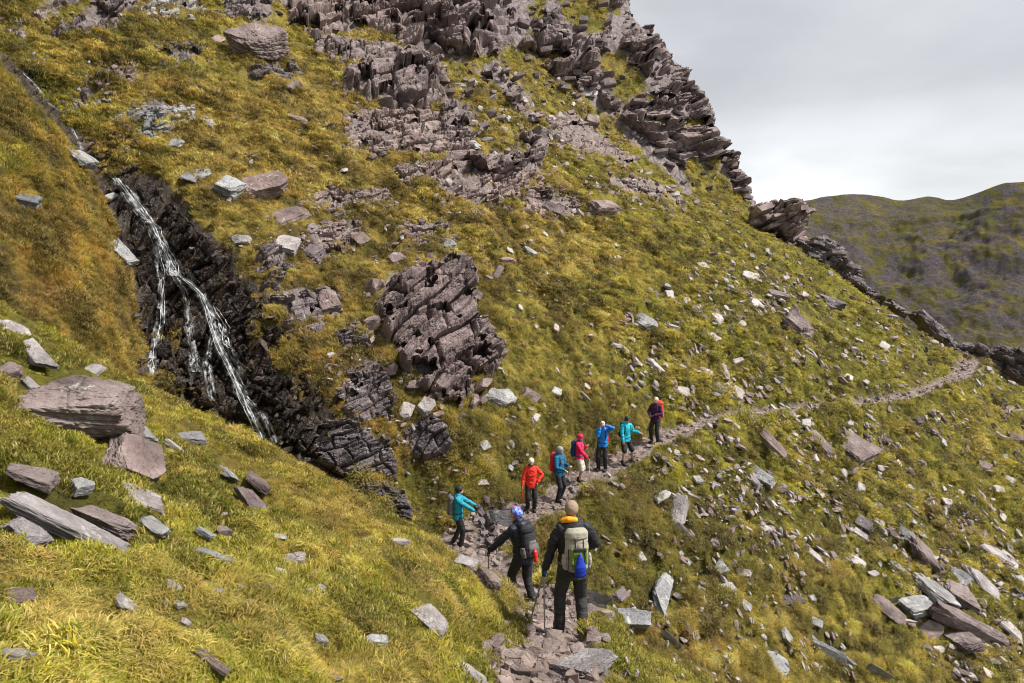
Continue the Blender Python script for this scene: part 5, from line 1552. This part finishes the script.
def person(spec):
    u, v, H, phi = spec['at'][0], spec['at'][1], spec['h'], spec['phi']
    P, n = hit(u, v)
    if 't' in spec: 
        a, b = ray(u, v); P = Vector((a * spec['t'], spec['t'], 0))
    gz = ground(P.x, P.y)
    k = H / 1.76
    f = R(phi)
    fw = Vector((math.sin(f), math.cos(f), 0)); rt = Vector((math.cos(f), -math.sin(f), 0))
    def gl(x, y): 
        w = Vector((P.x, P.y, 0)) + rt * x * k + fw * y * k
        return (ground(w.x, w.y) - gz) / k + 0.01
    FT = spec.get('feet', ((-.10, 0), (.10, 0)))
    feet = [Vector((x, y, gl(x, y))) for x, y in FT]
    zmin = min(q.z for q in feet)
    base = zmin * 0.5
    bend = spec.get('lean', 0.0); sway = spec.get('sway', 0.0)
    def tz(x, y, z):      # lean of the trunk about the hips
        d = z - 0.93
        return Vector((x + sway * d, y + math.sin(bend) * d, 0.93 + base + math.cos(bend) * d))
    hipc = tz(0, 0, .93)
    sh_, hp = .178, .092
    S = [tz(-sh_, -.01, 1.43), tz(sh_, -.01, 1.43)]
    HP = [tz(-hp, 0, .92), tz(hp, 0, .92)]
    hands = [Vector(q) + Vector((0, 0, base)) for q in spec.get('hands', ((-.27, .06, .82), (.27, .06, .82)))]
    hint = spec.get('elbow', ((-.4, -1, -.3), (.4, -1, -.3)))
    EL = [ik(S[i], hands[i], .285, .262, hint[i]) for i in (0, 1)]
    elb = [e[0] for e in EL]; wr = [e[1] for e in EL]
    KN = []; AN = []
    for i in (0, 1):
        an = feet[i] + Vector((0, -.03, .085)); kn, an2 = ik(HP[i], an, .435, .43, (0.12 * (1 if i else -1), 1, 0)); KN.append(kn); AN.append(an2)
    shorts = spec.get('shorts'); vox = (0.0095 if H * F / P.y > 90 else 0.0125) / k
    # --- body
    root_name = 'person'
    b = Shell()
    b.loft([(tz(0, 0, .84), .14, .10), (tz(0, 0, .95), .155, .105), (tz(0, .005, 1.08), .125, .088), (tz(0, .01, 1.22), .145, .10), (tz(0, .005, 1.36), .165, .10), (tz(0, -.005, 1.45), .12, .07), (tz(0, -.005, 1.49), .06, .055)], 18)
    ht = Vector(spec.get('head', (0, .02, 0)))            # how the head is carried
    nk0, nk1 = tz(0, -.01, 1.44), tz(ht.x * .5, .0 + ht.y * .5, 1.56)
    b.limb([nk0, nk1], [.056, .052])
    hc = tz(ht.x, .012 + ht.y, 1.645 + ht.z)
    hy = R(spec.get('turn', 0)); hpch = R(spec.get('nod', 0))
    HR = Matrix.Rotation(-hy, 3, 'Z') @ Matrix.Rotation(-hpch, 3, 'X')
    def hd(x, y, z): return hc + HR @ Vector((x, y, z))
    b.ell(hd(0, -.008, .02), (.075, .095, .098), HR, 3)
    b.ell(hd(0, .018, -.045), (.056, .068, .068), HR, 2)
    b.ell(hd(0, .055, -.085), (.028, .026, .022), HR)             # chin
    b.loft([(hd(0, .086, .022), .010, .010), (hd(0, .108, -.018), .016, .013), (hd(0, .088, -.03), .013, .010)], 8)   # nose
    b.ell(hd(0, .088, -.056), (.024, .010, .007), HR); b.ell(hd(0, .084, .034), (.052, .014, .010), HR)                 # lips, brow
    for s in (-1, 1):
        b.ell(hd(.077 * s, -.005, -.005), (.010, .020, .030), HR)
        i = 0 if s < 0 else 1
        b.limb([S[i], (S[i] + elb[i]) / 2, elb[i], (elb[i] * .6 + wr[i] * .4), wr[i]], [.052, .045, .037, .036, .025])
        dd = (wr[i] - elb[i]).normalized()
        hand(b, wr[i], dd, s, 1.0, spec.get('curl', (1.0, 1.0))[i])
        b.limb([HP[i], (HP[i] * .5 + KN[i] * .5), KN[i], KN[i] * .65 + AN[i] * .35 + Vector((0, -.012, 0)), AN[i]], [.083, .070, .054, .055, .036])
        b.limb([AN[i] + Vector((0, -.01, -.04)), AN[i] + Vector((0, .07, -.055)), AN[i] + Vector((0, .15, -.062))], [.034, .034, .026], flat=.8)
    o = b.solid(root_name, SKIN, None, vox=vox)
    o.location = (P.x, P.y, gz); o.rotation_euler = (0, 0, -f); o.scale = (k, k, k)
    tag(o, spec['label'], 'person', 'hikers on the path')
    # eyes
    for s in (-1, 1):
        e = Shell().ell(hd(.030 * s, .083, .012), (.011, .008, .008), HR); me = e.raw('eye'); me.materials.append(EYE); link(bpy.data.objects.new('eye', me), o)
    # --- trousers
    tr = Shell()
    tr.loft([(tz(0, 0, .80), .165, .125), (tz(0, 0, .95), .172, .125), (tz(0, 0, 1.06), .145, .105)], 18)
    for i in (0, 1):
        if shorts: tr.limb([HP[i], (HP[i] * .5 + KN[i] * .5), KN[i] * .93 + HP[i] * .07], [.10, .098, .095])
        else: tr.limb([HP[i], (HP[i] * .5 + KN[i] * .5), KN[i], KN[i] * .5 + AN[i] * .5, AN[i] + Vector((0, 0, -.01))], [.10, .088, .074, .068, .062])
    tr.solid('shorts' if shorts else 'trousers', spec['legs'], o, vox=vox, wrinkle=.010, seed=int(u))
    # --- jacket
    j = Shell()
    lo_ = spec.get('hem', .80)
    j.loft([(tz(0, 0, lo_), .185, .145), (tz(0, 0, .95), .18, .138), (tz(0, .0, 1.10), .165, .125), (tz(0, .01, 1.25), .182, .132), (tz(0, 0, 1.38), .195, .125), (tz(0, -.01, 1.47), .14, .10), (tz(0, -.01, 1.52), .085, .085), (tz(ht.x * .3, 0, 1.56), .075, .078)], 20)
    for i in (0, 1):
        j.limb([S[i] + Vector((.02 * (-1 if i else 1), 0, 0)), (S[i] + elb[i]) / 2, elb[i], (elb[i] * .5 + wr[i] * .5), wr[i] * .97 + elb[i] * .03], [.072, .064, .056, .050, .042])
    if spec.get('hood'): j.ell(tz(0, -.10, 1.49), (.115, .075, .07))
    j.solid('jacket', spec['top'], o, vox=vox, wrinkle=.017, seed=int(v))
    # --- boots, gloves
    for i in (0, 1):
        q = feet[i]
        bt = Shell()
        bt.limb([AN[i] + Vector((0, 0, .06)), AN[i] + Vector((0, 0, -.02))], [.058, .052])
        bt.limb([q + Vector((0, -.07, .045)), q + Vector((0, .05, .045)), q + Vector((0, .165, .038))], [.048, .050, .038], flat=.85)
        bo = bt.solid('boot', spec.get('boots', BOOT), o, vox=.010, smooth=2)
        so = Shell().loft([(q + Vector((0, -.115, .008)), .035, .010), (q + Vector((0, -.05, .006)), .050, .012), (q + Vector((0, .08, .006)), .054, .012), (q + Vector((0, .19, .010)), .036, .010)], 10)
        mso = so.raw('sole'); mso.materials.append(RUB); link(bpy.data.objects.new('sole', mso), bo)
        if spec.get('gloves'):
            gv = spec['gloves'][i]
            if gv:
                g = Shell(); dd = (wr[i] - elb[i]).normalized()
                hand(g, wr[i], dd, -1 if i == 0 else 1, 1.18, spec.get('curl', (1.0, 1.0))[i]); g.limb([wr[i] - dd * .05, wr[i] + dd * .02], [.036, .034])
                g.solid('glove', gv, o, vox=.008, smooth=2)
    # --- headwear, hair
    if spec.get('hat'):
        h = Shell(); h.ell(hd(0, -.012, .045), (.093, .112, .098), HR, 3)
        if spec.get('bobble'): h.ell(hd(0, -.01, .15), (.022, .022, .022), HR)
        if spec.get('peak'): h.loft([(hd(0, .07, .045), .06, .010), (hd(0, .15, .03), .045, .006)], 12)
        h.ell(hd(0, -.03, .0), (.086, .088, .06), HR, 3)
        hm = h.solid('hat', spec['hat'], o, vox=.010, wrinkle=.004)
    if spec.get('hair'):
        h = Shell(); h.ell(hd(0, -.024, .036), (.084, .096, .096), HR, 3)
        if spec.get('long'): h.loft([(hd(0, -.05, .0), .075, .05), (hd(-.02, -.05, -.09), .07, .04), (hd(-.03, -.03, -.15), .04, .03)], 12)
        h.solid('hair', spec['hair'], o, vox=.010, wrinkle=.004)
    if spec.get('buff'):
        h = Shell(); c0 = tz(0, 0, 1.55)
        for a in range(*((3, 9) if spec.get('scarf_end') else (0, 12))):
            a0, a1 = a / 12 * 2 * math.pi, (a + 1) / 12 * 2 * math.pi
            rr = .078
            h.limb([c0 + Vector((math.cos(a0) * rr, math.sin(a0) * rr, .012 * math.sin(3 * a0))), c0 + Vector((math.cos(a1) * rr, math.sin(a1) * rr, .012 * math.sin(3 * a1)))], [.026, .026], 8)
        if spec.get('scarf_end'): h.limb([tz(.02, -.085, 1.555), tz(-.07, -.07, 1.56), tz(-.125, -.03, 1.535)], [.028, .036, .034])
        h.solid('neck_warmer', spec['buff'], o, vox=.010, wrinkle=.006)
    Mw = Matrix.Translation((P.x, P.y, gz)) @ Matrix.Rotation(-f, 4, 'Z') @ Matrix.Diagonal((k, k, k, 1))
    # --- backpack: its own thing
    pk = spec.get('pack')
    if pk:
        e = bpy.data.objects.new('backpack', None); link(e)
        s_ = pk.get('s', 1.0)
        cz = 1.20 + pk.get('dz', 0); W_, D_, T_ = .15 * s_ * pk.get('w', 1.0), .10 * s_, .27 * s_
        top = 1.22 + T_ + pk.get('dz', 0); bot = 1.22 - T_ + pk.get('dz', 0)
        back = -.095
        e.matrix_world = Mw @ Matrix.Translation(tz(0, back - .05, bot))
        inv = tz(0, back - .05, bot)
        def q_(x, y, z): return tz(x, y, z) - inv
        def part(sh2, name, mat, vx=.011, wr_=.006):
            x = sh2.solid(name, mat, e, vox=vx, wrinkle=wr_, seed=3); return x
        yc = back - D_
        m1 = Shell().loft([(q_(0, yc, bot), W_ * .75, D_ * .7), (q_(0, yc - .01, bot + .05), W_, D_), (q_(0, yc - .012, cz), W_ * 1.05, D_ * 1.08), (q_(0, yc, top - .10), W_ * .98, D_ * .95), (q_(0, yc + .01, top - .03), W_ * .8, D_ * .7)], 20)
        part(m1, 'pack_body', pk['body'])
        m2 = Shell().loft([(q_(0, yc - .005, top - .085), W_ * 1.02, D_ * 1.08), (q_(0, yc - .005, top - .02), W_ * 1.0, D_ * 1.05), (q_(0, yc + .01, top + .025), W_ * .75, D_ * .7)], 20)
        part(m2, 'pack_lid', pk.get('lid', pk['body']))
        m3 = Shell().loft([(q_(0, yc - D_ * .85, bot + .05), W_ * .6, D_ * .35), (q_(0, yc - D_ * .98, cz - .06), W_ * .68, D_ * .42), (q_(0, yc - D_ * .9, cz + .07), W_ * .58, D_ * .3)], 16)
        part(m3, 'front_pocket', pk.get('pocket', pk['body']))
        for sd in (-1, 1):
            st = Shell().limb([q_(.085 * sd, back - .01, top - .10), q_(.095 * sd, -.04, 1.505), q_(.105 * sd, .09, 1.43), q_(.115 * sd, .125, 1.28), q_(.13 * sd, .09, 1.13), q_(.135 * sd, back, 1.03)], [.020, .022, .024, .022, .014, .012], 8)
            part(st, 'shoulder_strap', pk.get('strap', pk['body']), .010, 0)
            sp_ = Shell().loft([(q_(W_ * .98 * sd, yc, bot + .03), .030, .05), (q_(W_ * 1.08 * sd, yc, bot + .10), .034, .058), (q_(W_ * 1.04 * sd, yc, bot + .2), .028, .05)], 12)
            part(sp_, 'side_pocket', pk.get('side', pk['body']))
        hb = Shell()
        for a in range(16):
            a0, a1 = a / 16 * 2 * math.pi, (a + 1) / 16 * 2 * math.pi
            hb.limb([q_(math.cos(a0) * .185, math.sin(a0) * .15, 1.01), q_(math.cos(a1) * .185, math.sin(a1) * .15, 1.01)], [.016, .016], 8)
        part(hb, 'hip_belt', pk.get('strap', pk['body']), .010, 0)
        for xtra in pk.get('extra', ()):
            nm, mt, c, r = xtra
            if nm == 'stuff_sack':
                s2 = Shell().loft([(q_(c[0], c[1], c[2] + r[2]), .012, .012), (q_(c[0], c[1], c[2] + r[2] * .6), r[0] * .5, r[1] * .6), (q_(c[0], c[1] - .01, c[2] - r[2] * .1), r[0], r[1]), (q_(c[0], c[1], c[2] - r[2] * .8), r[0] * .9, r[1] * .9), (q_(c[0], c[1], c[2] - r[2]), r[0] * .5, r[1] * .5)], 14)
            elif nm == 'bottle':
                s2 = Shell().loft([(q_(c[0], c[1], c[2] - r[2]), r[0], r[1]), (q_(c[0], c[1], c[2] + r[2] * .6), r[0], r[1]), (q_(c[0], c[1], c[2] + r[2] * .75), r[0] * .5, r[1] * .5), (q_(c[0], c[1], c[2] + r[2]), r[0] * .5, r[1] * .5)], 12)
            else:
                s2 = Shell().loft([(q_(c[0], c[1], c[2] - r[2]), r[0], r[1]), (q_(c[0], c[1], c[2] + r[2]), r[0], r[1])], 12)
            part(s2, nm, mt, .009, .003)
        tag(e, pk['label'], 'backpack', 'hiking backpacks')
    # --- poles
    for (hi, tip, colm, lab) in spec.get('poles', ()):
        hp_ = Mw @ (wr[hi] + (wr[hi] - elb[hi]).normalized() * .075)
        tw = Mw @ Vector((tip[0], tip[1], 0)); tw.z = ground(tw.x, tw.y)
        e = bpy.data.objects.new('trekking_pole', None); link(e); e.location = tw
        top = hp_ - tw; d = top.normalized()
        def rod(a, b_, r0, r1, name, mat):
            s3 = Shell().loft([(a, r0, r0), (b_, r1, r1)], 10); me = s3.raw(name); me.materials.append(mat); x = bpy.data.objects.new(name, me); link(x, e)
        rod(d * .0, top * .45, .007, .009, 'lower_shaft', METAL); rod(top * .45, top - d * .03, .0105, .011, 'upper_shaft', colm)
        rod(top - d * .05, top + d * .10, .018, .020, 'grip', RUB)
        rod(d * .06, d * .07, .032, .028, 'basket', RUB)
        tag(e, lab, 'trekking pole', 'trekking poles')
    return o

person(dict(at=(572, 637), h=1.63, phi=-10, lean=0.10, head=(0.0, .03, -.005), nod=-18, turn=8, top=BLACK, legs=CHAR, hem=.86, hair=HFAIR, buff=ORAN, scarf_end=True,
    feet=((-.13, .16), (.13, -.06)), hands=((-.33, .12, .86), (.27, .30, 1.05)), elbow=((-.6, -1, -.2), (.7, -1, -.3)), gloves=(GBLUE, None), curl=(1.2, .9),
    pack=dict(body=STONE, lid=STONE, pocket=LIME, strap=PACKG, side=STONE, s=.90, w=1.05, label='beige and green backpack with a blue sack hanging on it, on the near man',
              extra=(('stuff_sack', COB, (-.01, -.375, 1.12), (.07, .045, .14)), ('lid_strap', RUB, (-.05, -.315, 1.36), (.010, .008, .06)), ('lid_strap', RUB, (.05, -.315, 1.36), (.010, .008, .06)), ('side_strap', LIME, (-.085, -.305, 1.20), (.022, .012, .10)), ('side_strap', LIME, (.085, -.305, 1.20), (.022, .012, .10)), ('compression_strap', RUB, (-.125, -.285, 1.16), (.008, .008, .13)), ('compression_strap', RUB, (.125, -.285, 1.16), (.008, .008, .13)), ('lid_mesh', RUB, (0, -.335, 1.285), (.085, .012, .022)))),
    poles=((0, (-.34, .06), METAL, 'trekking pole in the blue gloved hand of the near man'), (0, (-.50, .35), METAL, 'second pole held slanting away by the near man')),
    label='hiker with cropped hair seen from behind, black jacket, orange neck warmer, beige pack'))
person(dict(at=(523, 620), t=9.9, h=1.55, phi=-42, lean=0.20, head=(0, .05, -.02), nod=-22, turn=-12, top=NAVY, legs=BLACK, hem=.80, hat=HATP, hair=HBLON, long=True, hood=True,
    feet=((-.12, .10), (.10, -.12)), hands=((-.40, .42, .98), (.34, .10, .84)), elbow=((-.6, -.4, -.8), (1, -.5, -.3)), gloves=(BLACK, GBLUE), curl=(1.2, 1.2),
    pack=dict(body=PACKB, pocket=PACKG, strap=PACKB, side=PACKG, s=.98, label='small black backpack with a red bottle, on the hiker in the patterned hat',
              extra=(('bottle', BOTT, (-.03, -.36, 1.05), (.036, .036, .11)),)),
    poles=((0, (-.30, .62), METAL, 'trekking pole in the outstretched left hand of the hiker in the patterned hat'), (1, (.40, .25), METAL, 'trekking pole in the right hand of the hiker in the patterned hat')),
    label='hiker in blue hat with pink and white circles, dark jacket, stepping down'))
person(dict(at=(458, 546), h=1.74, phi=88, lean=0.04, top=TEAL, legs=BLACK, hem=.83, hat=BLACK, hair=HBRN, nod=-8, feet=((-.10, -.10), (.10, .12)), gloves=(NAVY, NAVY),
    hands=((-.12, .50, 1.16), (.14, .46, 1.10)), elbow=((-.3, -.4, -1), (.3, -.4, -1)), curl=(1.2, 1.2),
    pack=dict(body=PACKG, pocket=STONE, strap=PACKB, s=1.0, label='big grey backpack on the hiker in teal at the left end'),
    poles=((1, (.12, .95), METAL, 'trekking pole held out in front by the hiker in teal'),),
    label='hiker in teal jacket and black beanie standing sideways at the left end'))
person(dict(at=(531, 511), h=1.66, phi=176, top=RED, legs=BLACK, hem=.80, hat=WHITE, bobble=False, hair=HBRN, feet=((-.11, 0), (.11, .03)),
    hands=((-.22, .10, 1.02), (.30, .12, .88)), elbow=((-1, -.5, 0), (.7, -.8, -.2)), curl=(.9, 1.2), buff=NAVY,
    poles=((1, (.27, .12), PACKR, 'trekking pole with red shaft beside the hiker in the red jacket'),),
    label='hiker in bright red jacket and cream woolly hat with one hand on the hip'))
person(dict(at=(559, 501), h=1.78, phi=128, top=DBLUE, legs=BLACK, hem=.84, hat=GREYW, hair=HBRN, nod=-14, turn=-5, feet=((-.11, 0), (.11, .05)), hood=True,
    hands=((-.12, .28, 1.18), (.16, .30, 1.10)), elbow=((-.5, -.6, -1), (.5, -.6, -1)), curl=(1.1, 1.2),
    pack=dict(body=PACKR, strap=PACKB, s=1.0, label='crimson backpack on the hiker in the deep blue jacket'),
    poles=((0, (-.16, .45), METAL, 'thin trekking pole in front of the hiker in the deep blue jacket'),),
    label='hiker in deep blue jacket and grey beanie with a crimson pack'))
person(dict(at=(579, 483), h=1.70, phi=112, top=PINK, legs=BEIGE, shorts=True, hem=.88, hat=PINK, feet=((-.10, -.02), (.10, .08)), turn=10, buff=PACKN,
    hands=((-.10, .22, 1.34), (.18, .34, 1.02)), elbow=((-.5, -.4, -1), (.5, -.6, -.8)), curl=(1.1, 1.2),
    pack=dict(body=PACKN, strap=PACKN, s=.95, label='navy backpack on the hiker in pink'),
    poles=((1, (.14, .42), WHITE, 'pale trekking pole in front of the hiker in pink'),),
    label='hiker in pink jacket and hat with pale shorts and bare legs'))
person(dict(at=(602, 470), h=1.80, phi=198, lean=.03, top=BLUE, legs=BLACK, hem=.86, hair=HGREY, nod=-28, feet=((-.12, .02), (.12, .05)), turn=-10,
    hands=((-.13, .12, 1.62), (.06, .16, 1.52)), elbow=((-1, .2, .1), (.3, .2, -1)), curl=(.8, .8),
    pack=dict(body=PACKR, strap=PACKB, s=1.0, label='red backpack half hidden behind the grey haired hiker in bright blue'),
    label='grey haired hiker in bright blue jacket with arms raised to the head'))
person(dict(at=(625, 464), h=1.76, phi=158, top=CYAN, legs=BLACK, shorts=True, hem=.86, hat=BLACK, peak=True, hair=HBRN, feet=((-.30, .02), (.14, .10)), hood=True, sway=-.05,
    hands=((-.48, .16, 1.16), (.20, .16, .86)), elbow=((-.4, -.5, -1), (.8, -.6, -.3)), curl=(1.0, 1.0),
    pack=dict(body=PACKB, strap=PACKB, s=.95, label='black backpack on the hiker in cyan'),
    label='hiker in cyan jacket, black cap and black shorts with one arm out'))
person(dict(at=(655, 443), h=1.80, phi=222, top=PURP, legs=BLACK, hem=.84, hair=HGREY, feet=((-.12, .02), (.12, .06)), nod=-6,
    hands=((-.08, .24, 1.12), (.10, .24, 1.10)), elbow=((-1, -.5, -.6), (1, -.5, -.6)), curl=(1.1, 1.1), gloves=(BLACK, BLACK),
    pack=dict(body=PACKO, strap=PACKB, s=1.12, dz=.03, label='orange red backpack on the hiker in purple at the top of the line'),
    label='white haired hiker in dark purple jacket with hands clasped, furthest up the path'))
# ------------------------------------------------------------------ grass
def tuft(seed, nb, length, width, spread, droop):
    r = random.Random(seed)
    V, Fc, Ti = [], [], []
    for k in range(nb):
        a = r.uniform(0, 2 * math.pi); rr = spread * math.sqrt(r.random())
        bx, by = math.cos(a) * rr, math.sin(a) * rr
        L = length * r.uniform(0.5, 1.15); w = width * r.uniform(0.6, 1.2)
        dirn = r.gauss(0, 1.3)                       # mostly leaning downhill (+X)
        hx, hy = math.cos(dirn), math.sin(dirn)
        lean = r.uniform(0.05, 0.5); dp = droop * r.uniform(0.5, 1.4)
        sx, sy = -hy, hx
        base = len(V); x = 0; z = -0.05 * length; ang = lean
        ns = 4
        col = (0, 1.0 if r.random() < 0.35 else 0.0, r.random() ** 3 * 0.9)
        for j in range(ns + 1):
            ww = w * (1 - (j / ns) ** 1.6) * 0.5
            px, py = bx + hx * x, by + hy * x
            if j < ns:
                V += [(px - sx * ww, py - sy * ww, z), (px + sx * ww, py + sy * ww, z)]
                Ti += [col, col]
            else:
                V.append((px, py, z)); Ti.append(col)
            x += math.sin(ang) * L / ns; z += math.cos(ang) * L / ns; ang += dp
        for j in range(ns - 1):
            b = base + 2 * j; Fc.append((b, b + 1, b + 3)); Fc.append((b, b + 3, b + 2))
        b = base + 2 * (ns - 1); Fc.append((b, b + 1, b + 2))
    return np.array(V), np.array(Fc), np.c_[np.array(Ti), np.ones(len(Ti))]

tufts = bpy.data.collections.new('grass_tufts')      # the patterns; not linked to the scene
SPEC = [(40, 0.075, 0.0075, 0.09, 0.45), (26, 0.125, 0.0080, 0.05, 0.6), (60, 0.045, 0.010, 0.10, 0.2),
        (38, 0.24, 0.013, 0.15, 0.5), (36, 0.16, 0.015, 0.18, 0.35),
        (28, 0.30, 0.030, 0.28, 0.5), (26, 0.20, 0.036, 0.30, 0.30)]
for k, sp in enumerate(SPEC):
    V, Fc, Ti = tuft(900 + k, *sp)
    me = np_mesh('tuft', V, Fc, M_grass, False, {'tip': ('FLOAT_COLOR', Ti)})
    o = bpy.data.objects.new('tuft_%02d' % k, me); tufts.objects.link(o)

def scatter_grass():
    G = HP.reshape(NT, NU, 3)
    a_ = G[1:, :-1] - G[:-1, :-1]; b_ = G[:-1, 1:] - G[:-1, :-1]
    nrm = np.cross(b_, a_); area = np.linalg.norm(nrm, axis=-1); nrm = nrm / area[..., None]
    idx = (np.arange(NT - 1)[:, None] * NU + np.arange(NU - 1)[None])
    C = G[:-1, :-1]
    dist = np.linalg.norm(C, axis=-1)
    facing = np.clip(-(nrm * C).sum(-1) / dist, 0, 1)
    U = HU[idx]; V = HV[idx]
    mk = HMASK[idx]
    ok = (1 - np.clip(mk[..., 0] * 1.1 + mk[..., 1] * 1.25 + mk[..., 2] * 1.5, 0, 1))
    short = np.zeros(ok.shape, np.int8)
    for (fu, fv, fw, fh, fa) in FOOT:
        box = (abs(U - fu) < fw * 0.8 + 14) & (abs(V - fv) < fw * 0.8 + 20)
        if not box.any(): continue
        ca, sa = math.cos(R(fa)), math.sin(R(fa))
        ub, vb = U[box] - fu, V[box] - fv
        p_, q_ = ub * ca + vb * sa, -ub * sa + vb * ca
        dd = dist[box]
        near = dd < 12
        mm = ((p_ / (fw * 0.48)) ** 2 + (q_ / (fh * 0.5)) ** 2) < 1
        vb2 = vb - np.where(near, 60 / dd, 25 / dd)      # turf just below would stand in front of the stone
        p2, q2 = ub * ca + vb2 * sa, -ub * sa + vb2 * ca
        ms = ((p2 / (fw * 0.46)) ** 2 + (q2 / (fh * 0.5)) ** 2) < 1
        t_ = ok[box]; t_[mm] = 0; ok[box] = t_
        t_ = short[box]; t_[ms] = 1; short[box] = t_
    inview = ((U > -160) & (U < 1190) & (V < 780) & (V > -90)).astype(float) * 0.95 + 0.05
    w = area / np.maximum(dist, 3.0) ** 1.75 * ok * inview * (0.25 + facing) * np.where(facing < 0.02, 0.12, 1)
    # clumpy
    w = w * (0.35 + 1.2 * mk[..., 3]) * np.clip(0.75 + 1.3 * fbm(C.reshape(-1, 3) * 1.3, 2, 31).reshape(w.shape), 0.2, 2)
    w = w * (1 + 1.5 * short)
    p = (w / w.sum()).ravel()
    NG = 185000
    ch = rng.choice(len(p), NG, p=p)
    r0, c0 = ch // (NU - 1), ch % (NU - 1)
    f, g = rng.random(NG)[:, None], rng.random(NG)[:, None]
    P = C[r0, c0] + a_[r0, c0] * f + b_[r0, c0] * g
    n = nrm[r0, c0]
    d = dist[r0, c0]
    col = HC[idx[r0, c0]]; rel = mk[r0, c0, 3]
    z = n * 0.45 + np.array([0, 0, 0.62]); z /= np.linalg.norm(z, axis=1, keepdims=True)
    down = np.array([0, 0, -1.0]) + n * n[:, 2:3]
    down += 0.6 * rng.normal(0, 1, (NG, 3)) + np.array([0.12, -0.05, 0])
    x = down - z * (down * z).sum(1, keepdims=True); x /= np.linalg.norm(x, axis=1, keepdims=True)
    y = np.cross(z, x)
    # matrix columns x y z -> euler XYZ
    ey = np.arcsin(np.clip(-x[:, 2], -1, 1)); ex = np.arctan2(y[:, 2], z[:, 2]); ez = np.arctan2(x[:, 1], x[:, 0])
    rot = np.c_[ex, ey, ez]
    patch = fbm(P * 0.7, 2, 77)
    pc = fbm(P * 1.9, 3, 78)
    near_c = np.where(pc + 0.2 * rng.normal(0, 1, NG) > 0.42, 1, np.where(pc + 0.3 * rng.normal(0, 1, NG) < 0.08, 2, 0))
    cls = np.where(d < 13, near_c, np.where(d < 30, rng.integers(3, 5, NG), rng.integers(5, 7, NG)))
    scl = rng.uniform(0.5, 1.1, NG) * np.where(d < 5, 0.8, np.where(d > 24, 0.8, 0.9))
    sh_ = short[r0, c0] > 0
    cls = np.where(sh_ & (d < 13), 2, np.where(sh_ & (d < 30), 4, np.where(sh_, 6, cls)))
    scl *= (1 + 0.5 * patch) * np.where(sh_ & (d > 13), 0.8, 1) * (0.55 + 0.8 * rel)
    jit = rng.normal(1, 0.22, (NG, 1)) * np.c_[rng.normal(1, 0.08, NG), np.ones(NG), rng.normal(1, 0.2, NG)]
    col = col[:, :3]
    sm = (d < 13)[:, None]
    strawc = np.array([0.46, 0.33, 0.10]); mossc = np.array([0.17, 0.20, 0.016])
    col = np.where(sm & (cls == 1)[:, None], col * 0.35 + strawc * 0.65, np.where(sm & (cls == 2)[:, None], col * 0.55 + mossc * 0.45, col))
    clump = np.clip(fbm(P * 2.1, 3, 79) * 2.2, -1, 1)[:, None]
    col = np.where(sm, col * (1 + 0.45 * clump), col * (1 + 0.75 * clump) * np.c_[1 + 0.12 * clump, np.ones(NG), 1 + 0.3 * clump])
    col = np.c_[np.clip(col * jit * 1.12, 0.004, 0.7), np.ones(NG)]
    me = bpy.data.meshes.new('hillside_grass')
    me.vertices.add(NG); me.vertices.foreach_set('co', P.astype(np.float32).ravel())
    for k, typ, arr, fld in (('grot', 'FLOAT_VECTOR', rot, 'vector'), ('gscl', 'FLOAT', scl, 'value'), ('gidx', 'INT', cls, 'value'), ('gcol', 'FLOAT_COLOR', col, 'color')):
        a = me.attributes.new(k, typ, 'POINT'); a.data.foreach_set(fld, np.asarray(arr, np.int32 if typ == 'INT' else np.float32).ravel())
    ob = mesh_obj('hillside_grass', me)
    tag(ob, 'straw coloured and green tussock grass covering the hillside', kind='stuff')
    ng = bpy.data.node_groups.new('grass_scatter', 'GeometryNodeTree')
    ng.interface.new_socket('Geometry', in_out='INPUT', socket_type='NodeSocketGeometry')
    ng.interface.new_socket('Geometry', in_out='OUTPUT', socket_type='NodeSocketGeometry')
    L = ng.links.new
    gi = ng.nodes.new('NodeGroupInput'); go = ng.nodes.new('NodeGroupOutput')
    m2p = ng.nodes.new('GeometryNodeMeshToPoints'); L(gi.outputs[0], m2p.inputs['Mesh'])
    ci = ng.nodes.new('GeometryNodeCollectionInfo'); ci.inputs['Collection'].default_value = tufts
    ci.inputs['Separate Children'].default_value = True; ci.inputs['Reset Children'].default_value = True
    ip = ng.nodes.new('GeometryNodeInstanceOnPoints')
    L(m2p.outputs[0], ip.inputs['Points']); L(ci.outputs[0], ip.inputs['Instance']); ip.inputs['Pick Instance'].default_value = True
    def na(name, typ):
        x = ng.nodes.new('GeometryNodeInputNamedAttribute'); x.data_type = typ; x.inputs['Name'].default_value = name
        return x.outputs['Attribute']
    L(na('gidx', 'INT'), ip.inputs['Instance Index'])
    e2r = ng.nodes.new('FunctionNodeEulerToRotation'); L(na('grot', 'FLOAT_VECTOR'), e2r.inputs[0]); L(e2r.outputs[0], ip.inputs['Rotation'])
    L(na('gscl', 'FLOAT'), ip.inputs['Scale'])
    L(ip.outputs[0], go.inputs[0])
    md = ob.modifiers.new('grass', 'NODES'); md.node_group = ng
scatter_grass()
